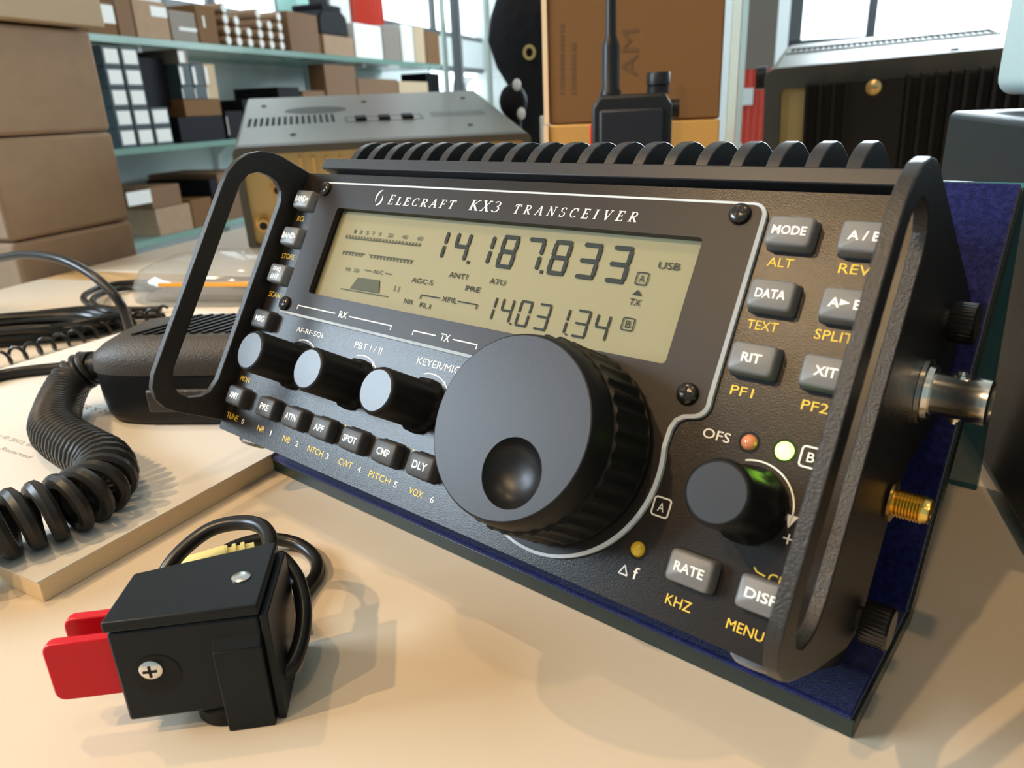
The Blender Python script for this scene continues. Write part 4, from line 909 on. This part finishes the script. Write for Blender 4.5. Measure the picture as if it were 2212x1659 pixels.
# ================================================================== the two old radios (rear sides towards us)
def frame_m(yaw, pitch, roll=0):
    return Matrix.Rotation(math.radians(yaw), 3, 'Z') @ Matrix.Rotation(math.radians(roll), 3, 'Y') @ Matrix.Rotation(math.radians(pitch), 3, 'X')
def hit(px, py, Rm, O, axis, val):
    Ri = Rm.transposed(); r = Ri @ ray(px, py); o = Ri @ (CAM - V(O)); t = (val - o[axis]) / r[axis]; return o + r * t
# left
RL = frame_m(53.95, 10.33); OL = V((-459.15, 238.09, 1)); w_, h_, d_ = 287, 100.7, 272
L = Thing('vintage_transceiver', 'grey-green old radio cabinet with slotted top, rear side showing, left behind the black transceiver', 'radio', (w_ / 2, d_ / 2, 0), RL, OL)
L.part('cabinet', B().box(0, w_, 10, d_, 0, h_), 'rig', bevel=4, seg=3)
L.part('rear_rim', B().plate(rrect(-1, w_ + 1, 0, h_ + 1, 7), [rrect(6, w_ - 6, 6, h_ - 6, 4)], 0, 11, 'y'), 'rig_dark', bevel=1)
rp_ = L.part('rear_panel', B().box(5, w_ - 5, 5, 9, 5, h_ - 5), 'rig_rear')
tp_ = lambda px, py: hit(px, py, RL, OL, 2, h_)
b = B()
for i in range(15):
    p = tp_(538 + (182 / 14) * i, 271 - 11 * i / 14); q = tp_(541 + (181 / 14) * i, 260 - 11 * i / 14 + 0)
    x = p.x; b.box(x - 1.6, x + 1.6, min(p.y, q.y) - 8, max(p.y, q.y) + 8, h_ - 1, h_ + .25)
L.part('vent_slots', b, 'void')
g = tp_(682, 238); g0 = tp_(612, 240); b = B()
for i in range(26):
    u = (i - 12.5) / 13; hh_ = 21 * math.sqrt(max(.02, 1 - u * u)); x = g.x + u * (g.x - g0.x) * .95; b.box(x - .8, x + .8, g.y - hh_, g.y + hh_, h_ - 1, h_ + .2)
L.part('speaker_grille', b, 'void')
p, q = tp_(746, 262), tp_(912, 250); y0_, y1_ = min(p.y, q.y) - 6, max(p.y, q.y) + 12
rc = L.part('recess', B().box(p.x, q.x, y0_, y1_, h_ - 1, h_ + .15), 'rig_dark')
L.part('recess_floor', B().box(p.x + 3, q.x - 3, y0_ + 2, y1_ - 7, h_ - 1, h_ + .3), 'rig', rc)
for k in range(3):
    x = p.x + (q.x - p.x) * (.2 + .3 * k); L.part('slide_switch', B().box(x - 6, x + 6, y0_ + 4, y1_ - 9, h_, h_ + 3), 'blk', rc, bevel=.6)
p, q = tp_(932, 246), tp_(1046, 246); b = B()
for i in range(16):
    x = p.x + (q.x - p.x) * i / 15; b.box(x - 1, x + 1, p.y - 16, p.y + 10, h_ - 1, h_ + .2)
L.part('vent_slots', b, 'rig_dark')
for px, py in ((633, 291), (1016, 270), (786, 220), (570, 230), (1000, 212)):
    k = tp_(px, py); L.part('cabinet_screw', B().lathe([(3.2, 0), (3.2, .6), (2, 1.4)], (k.x, k.y, h_), (0, 0, 1), 14), 'rig_dark')
rr_ = lambda px, py: hit(px, py, RL, OL, 1, 5)
for px, py in ((570, 480), (601, 404)):
    k = rr_(px, py); s_ = L.part('coax_socket', B().lathe([(8, 0), (8, 2), (6, 2), (6, 12), (4, 12)], (k.x, 5, k.z), (0, -1, 0), 20), 'brass', rp_)
    s2 = L.part('socket_hole', B().cyl((k.x, -7, k.z), (k.x, -7.4, k.z), 4, n=14), 'void')
for px in (650, 678, 707, 737, 765):
    k = rr_(px, 352); L.part('terminal_post', B().cyl((k.x, 5, k.z - 14), (k.x, 2, k.z - 14), 2.2, n=12).box(k.x - 1.3, k.x + 1.3, 2.4, 5, k.z - 30, k.z + 6), 'brass', rp_)
for x in (24, w_ - 24):
    L.part('rear_foot', B().cyl((x, 24, 0), (x, 24, -3.5), 9, n=18), 'cable')
    hgt_ = (d_ - 34) * math.tan(math.radians(10.33)); L.part('front_foot', B().cyl((x, d_ - 34, 0), (x, d_ - 34 , -hgt_), 8, n=18), 'cable')
# right
RG = frame_m(17.7, 7.2, -2.1); OG = V((-101.7, 638.3, 9.2)); w_, h_, d_ = 380, 141.9, 299
G = Thing('vintage_transceiver', 'grey-green old radio with black heat sink on its rear, right behind the black transceiver', 'radio', (w_ / 2, d_ / 2, 0), RG, OG)
G.part('cabinet', B().box(0, w_, 12, d_, 0, h_), 'rig', bevel=9, seg=3)
G.part('rear_rim', B().plate(rrect(-1, w_ + 1, -1, h_ + 1, 10), [rrect(15, w_ - 15, 9, h_ - 19, 4)], 0, 13, 'y'), 'rig_dark', bevel=1.5)
rp_ = G.part('rear_panel', B().box(8, w_ - 8, 6, 11, 6, h_ - 8), 'rig_rear')
tg_ = lambda px, py: hit(px, py, RG, OG, 2, h_)
b = B(); p, q = tg_(1712, 112), tg_(2172, 84)
for i in range(34):
    x = p.x + (q.x - p.x) * i / 33; b.box(x - 2.0, x + 2.0, p.y - 24, p.y + 26, h_ - 1, h_ + .3)
G.part('vent_slots', b, 'void')
G.part('vent_frame', B().plate([(p.x - 6, p.y - 30), (q.x + 6, p.y - 30), (q.x + 6, p.y + 32), (p.x - 6, p.y + 32)], [[(p.x - 3, p.y - 26), (q.x + 3, p.y - 26), (q.x + 3, p.y + 28), (p.x - 3, p.y + 28)]], h_ - .5, h_ + 1.4), 'rig')
for px, py in ((1957, 68), (2062, 108)):
    k = tg_(px, py); G.part('cabinet_screw', B().lathe([(4, 0), (4, .8), (2.6, 1.6)], (k.x, k.y, h_), (0, 0, 1), 14), 'rig_dark')
rg_ = lambda px, py, y=-20: hit(px, py, RG, OG, 1, y)
x0_, x1_ = rg_(1740, 200).x, rg_(2175, 200).x; xa, xb = rg_(1832, 190).x, rg_(1955, 190).x; ztop = rg_(1800, 178).z
hk = G.part('heat_sink', B().box(x0_, x1_ + 40, -12, 6, 12, ztop - 2).box(xa, xb, -22, -12, 12, ztop), 'sink', bevel=.6)
for px in (1743, 1772, 1801, 1828):
    x = rg_(px, 200).x; G.part('heat_sink_fin', B().box(x - 1.6, x + 1.6, -26, -11, 12, ztop), 'sink', hk, bevel=.5)
for i in range(9):
    x = rg_(1962 + 31 * i, 180).x; G.part('heat_sink_fin', B().box(x - 1.6, x + 1.6, -26, -11, 12, ztop + 2), 'sink', hk, bevel=.5)
k = rg_(1887, 189, -22); G.part('heat_sink_screw', B().lathe([(7, 0), (7, 1), (5, 3), (2, 3.6)], (k.x, -22, k.z), (0, -1, 0), 20), 'brass', hk)
k = rg_(1890, 168, 6); G.part('rating_plate', B().box(k.x - 26, k.x + 30, 4.8, 6, k.z - 3, k.z + 3), 'kraft_light', rp_)
k = hit(1640, 190, RG, OG, 0, 0); G.part('side_knob', B().cyl((0, 14, k.z), (-10, 14, k.z), 11, n=20), 'cable')
for x in (34, w_ - 34):
    for y in (30, d_ - 34):
        p = RG @ V((x, y, 0)) + OG; G.part('foot', B().cyl((x, y, 0), (x, y, -max(1, p.z - 2.5)), 10, n=18), 'cable')

# ================================================================== one carton in two tones for light and shade, handheld radio behind
az = math.atan2((polar(1375, 640) - CAM).x, (polar(1375, 640) - CAM).y)
fw = V((math.sin(az), math.cos(az), 0)); rt = V((fw.y, -fw.x, 0))
def plane_hit(px, py, P, nn): r = ray(px, py); return CAM + r * ((V(P) - CAM).dot(nn) / r.dot(nn))
Pc = polar(1375, 640); CM = Matrix((rt, fw, Z)).transposed().to_4x4(); CM.translation = Pc
lc = lambda px, py: CM.inverted() @ plane_hit(px, py, Pc, fw)
xl, xr = lc(1184, 150).x, lc(1560, 150).x; zm = lc(1375, 262).z
c1 = Thing('shipping_carton_half', 'lower half of the orange-brown carton behind the handheld radio, coloured as if lit', 'box', Pc + fw * 30)
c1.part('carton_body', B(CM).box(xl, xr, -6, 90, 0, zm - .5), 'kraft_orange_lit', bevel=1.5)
c2 = Thing('shipping_carton_half', 'upper half of the orange-brown carton with faint brown print, coloured as if in shade', 'box', Pc + fw * 50 + Z * zm)
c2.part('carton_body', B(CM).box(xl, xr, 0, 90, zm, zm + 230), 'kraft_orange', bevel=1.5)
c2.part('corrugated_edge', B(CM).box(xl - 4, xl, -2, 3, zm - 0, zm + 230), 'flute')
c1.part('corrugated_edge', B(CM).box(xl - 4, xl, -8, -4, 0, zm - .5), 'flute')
b = B(CM)
for px, n_ in ((1214, 15), (1239, 11)):
    for i in range(n_):
        a, c = lc(px, 205 - i * 10.4), lc(px, 205 - i * 10.4 - (8 if i % 4 else 5))
        b.box(a.x - 1.6, a.x + 1.6, -.3, 0, a.z, c.z)
c2.part('fine_print', b, 'kraft_print')
b = B(CM); a = lc(1360, 116)
b.text('AM', 0, 0, 34, 12.5, 0, .3, place=lambda x, y, z: (a.x - y, -.05 - z, a.z + x))
c2.part('carton_lettering', b, 'kraft_print')
# handheld radio
Ph = polar(1362, 540); HM = Matrix((rt, fw, Z)).transposed().to_4x4(); HM.translation = Ph
lh = lambda px, py: HM.inverted() @ plane_hit(px, py, Ph, fw)
hx0, hx1, hz1 = lh(1278, 260).x, lh(1452, 260).x, lh(1360, 203).z
N = Thing('handheld_radio', 'black handheld radio with tall antenna standing in front of the orange-brown carton', 'handheld radio', Ph)
bd = N.part('body', B(HM).prism([(hx0, 14), (hx1, 14), (hx1, hz1 - 8), (hx1 - 5, hz1), (hx0 + 5, hz1), (hx0, hz1 - 8)], 0, 34, 'y'), 'ht', bevel=2.5, seg=3)
N.part('rear_cover', B(HM).box(hx0 + 5, hx1 - 6, -3, 2, 16, hz1 - 9), 'ht_dark', bdpar := bd, bevel=2)
N.part('charging_cup', B(HM).box(hx0 - 5, hx1 + 5, -8, 42, 0, 15), 'ht', bevel=3)
ax0, ax1 = lh(1297, 130).x, lh(1338, 130).x; ac = (ax0 + ax1) / 2; ar = (ax1 - ax0) / 2; za1, za2 = lh(1318, 80).z, lh(1318, -120).z
an = N.part('antenna', B(HM).lathe([(ar * 1.2, 0), (ar * 1.2, 3), (ar, 5), (ar * .98, za1 - hz1 - 4), (ar * .8, za1 - hz1), (ar * .62, za1 - hz1 + 3), (ar * .5, za2 - hz1)], (ac, 16, hz1 - 1), (0, 0, 1), 24), 'gloss_black')
kx0, kx1 = lh(1397, 180).x, lh(1450, 180).x; kz = lh(1425, 152).z
N.part('volume_knob', B(HM).lathe([(1, 0), (.95, (kz - hz1) * .36), (.9, (kz - hz1) * .38), (1.02, (kz - hz1) * .42), (1.02, (kz - hz1) * .95), (.94, kz - hz1)], (0, 0, 0), (0, 0, 1), 24) if False else B(HM).lathe([((kx1 - kx0) / 2 * r_, (kz - hz1) * t_) for r_, t_ in ((.95, 0), (.95, .34), (.85, .38), (1.0, .42), (1.0, .94), (.94, 1))], ((kx0 + kx1) / 2, 17, hz1 - .5), (0, 0, 1), 24), 'ht')
N.part('side_knob', B(HM).cyl((hx1 - 1, 15, lh(1460, 235).z), (hx1 + 5, 15, lh(1460, 235).z), 6, n=18), 'ht')
N.part('push_to_talk_key', B(HM).box(hx0 - 1.6, hx0 + 1, 10, 22, lh(1270, 290).z - 8, lh(1270, 290).z + 6), 'red', bevel=.5)

# ================================================================== grey box and pale blue unit at the right
q = Thing('equipment_box', 'slate grey metal equipment box at the right edge beside the blue velvet stand', 'equipment', room(330, 20, 0))
q.part('cabinet', B(RM).box(222, 420, -150, 172, 5, 117.5), 'grey_box', bevel=3, seg=3)
for e_, d__ in ((245, -120), (395, -120), (245, 140), (395, 140)): q.part('foot', B(RM).cyl((e_, d__, 0), (e_, d__, 6), 9, n=16), 'cable')
pe, pd = on_z(2168, 189, 126).dot(E), on_z(2168, 189, 126).dot(D)
pe, pd = 236.5, 138
u_ = Thing('desk_unit', 'pale blue rounded plastic unit standing on the slate grey box at the right edge', 'device', room(300, 160, 117.5))
u_.part('case', B(RM).prism(rrect(238, 360, 123.5, 300, 7), 128, 168, 'y'), 'pale_blue', bevel=2)
for e_ in (262, 340): u_.part('foot', B(RM).cyl((e_, 148, 117.5), (e_, 148, 124), 6, n=14), 'cable')
u_.part('speaker_slot', B(RM).box(246, 254, 127.2, 128.2, 178, 192), 'void')

# small dark object between the left radio and the black bag
sp = polar(1108, 960)
kn = Thing('cable_adapter', 'small black stubby adapter with two pale tips just left of the black bag', 'adapter', sp)
kn.part('stem', B().cyl(sp, sp + Z * 120, 11, 9, 18), 'cloth_black')
kn.part('head', B().ball(sp + Z * 132, 17, 17, 20), 'cloth_black')
for s_, z_ in ((7, 150), (11, 118)): kn.part('pale_tip', B().ball(sp + rt * s_ - fw * 12 + Z * z_, 5, 5, 7), 'label')
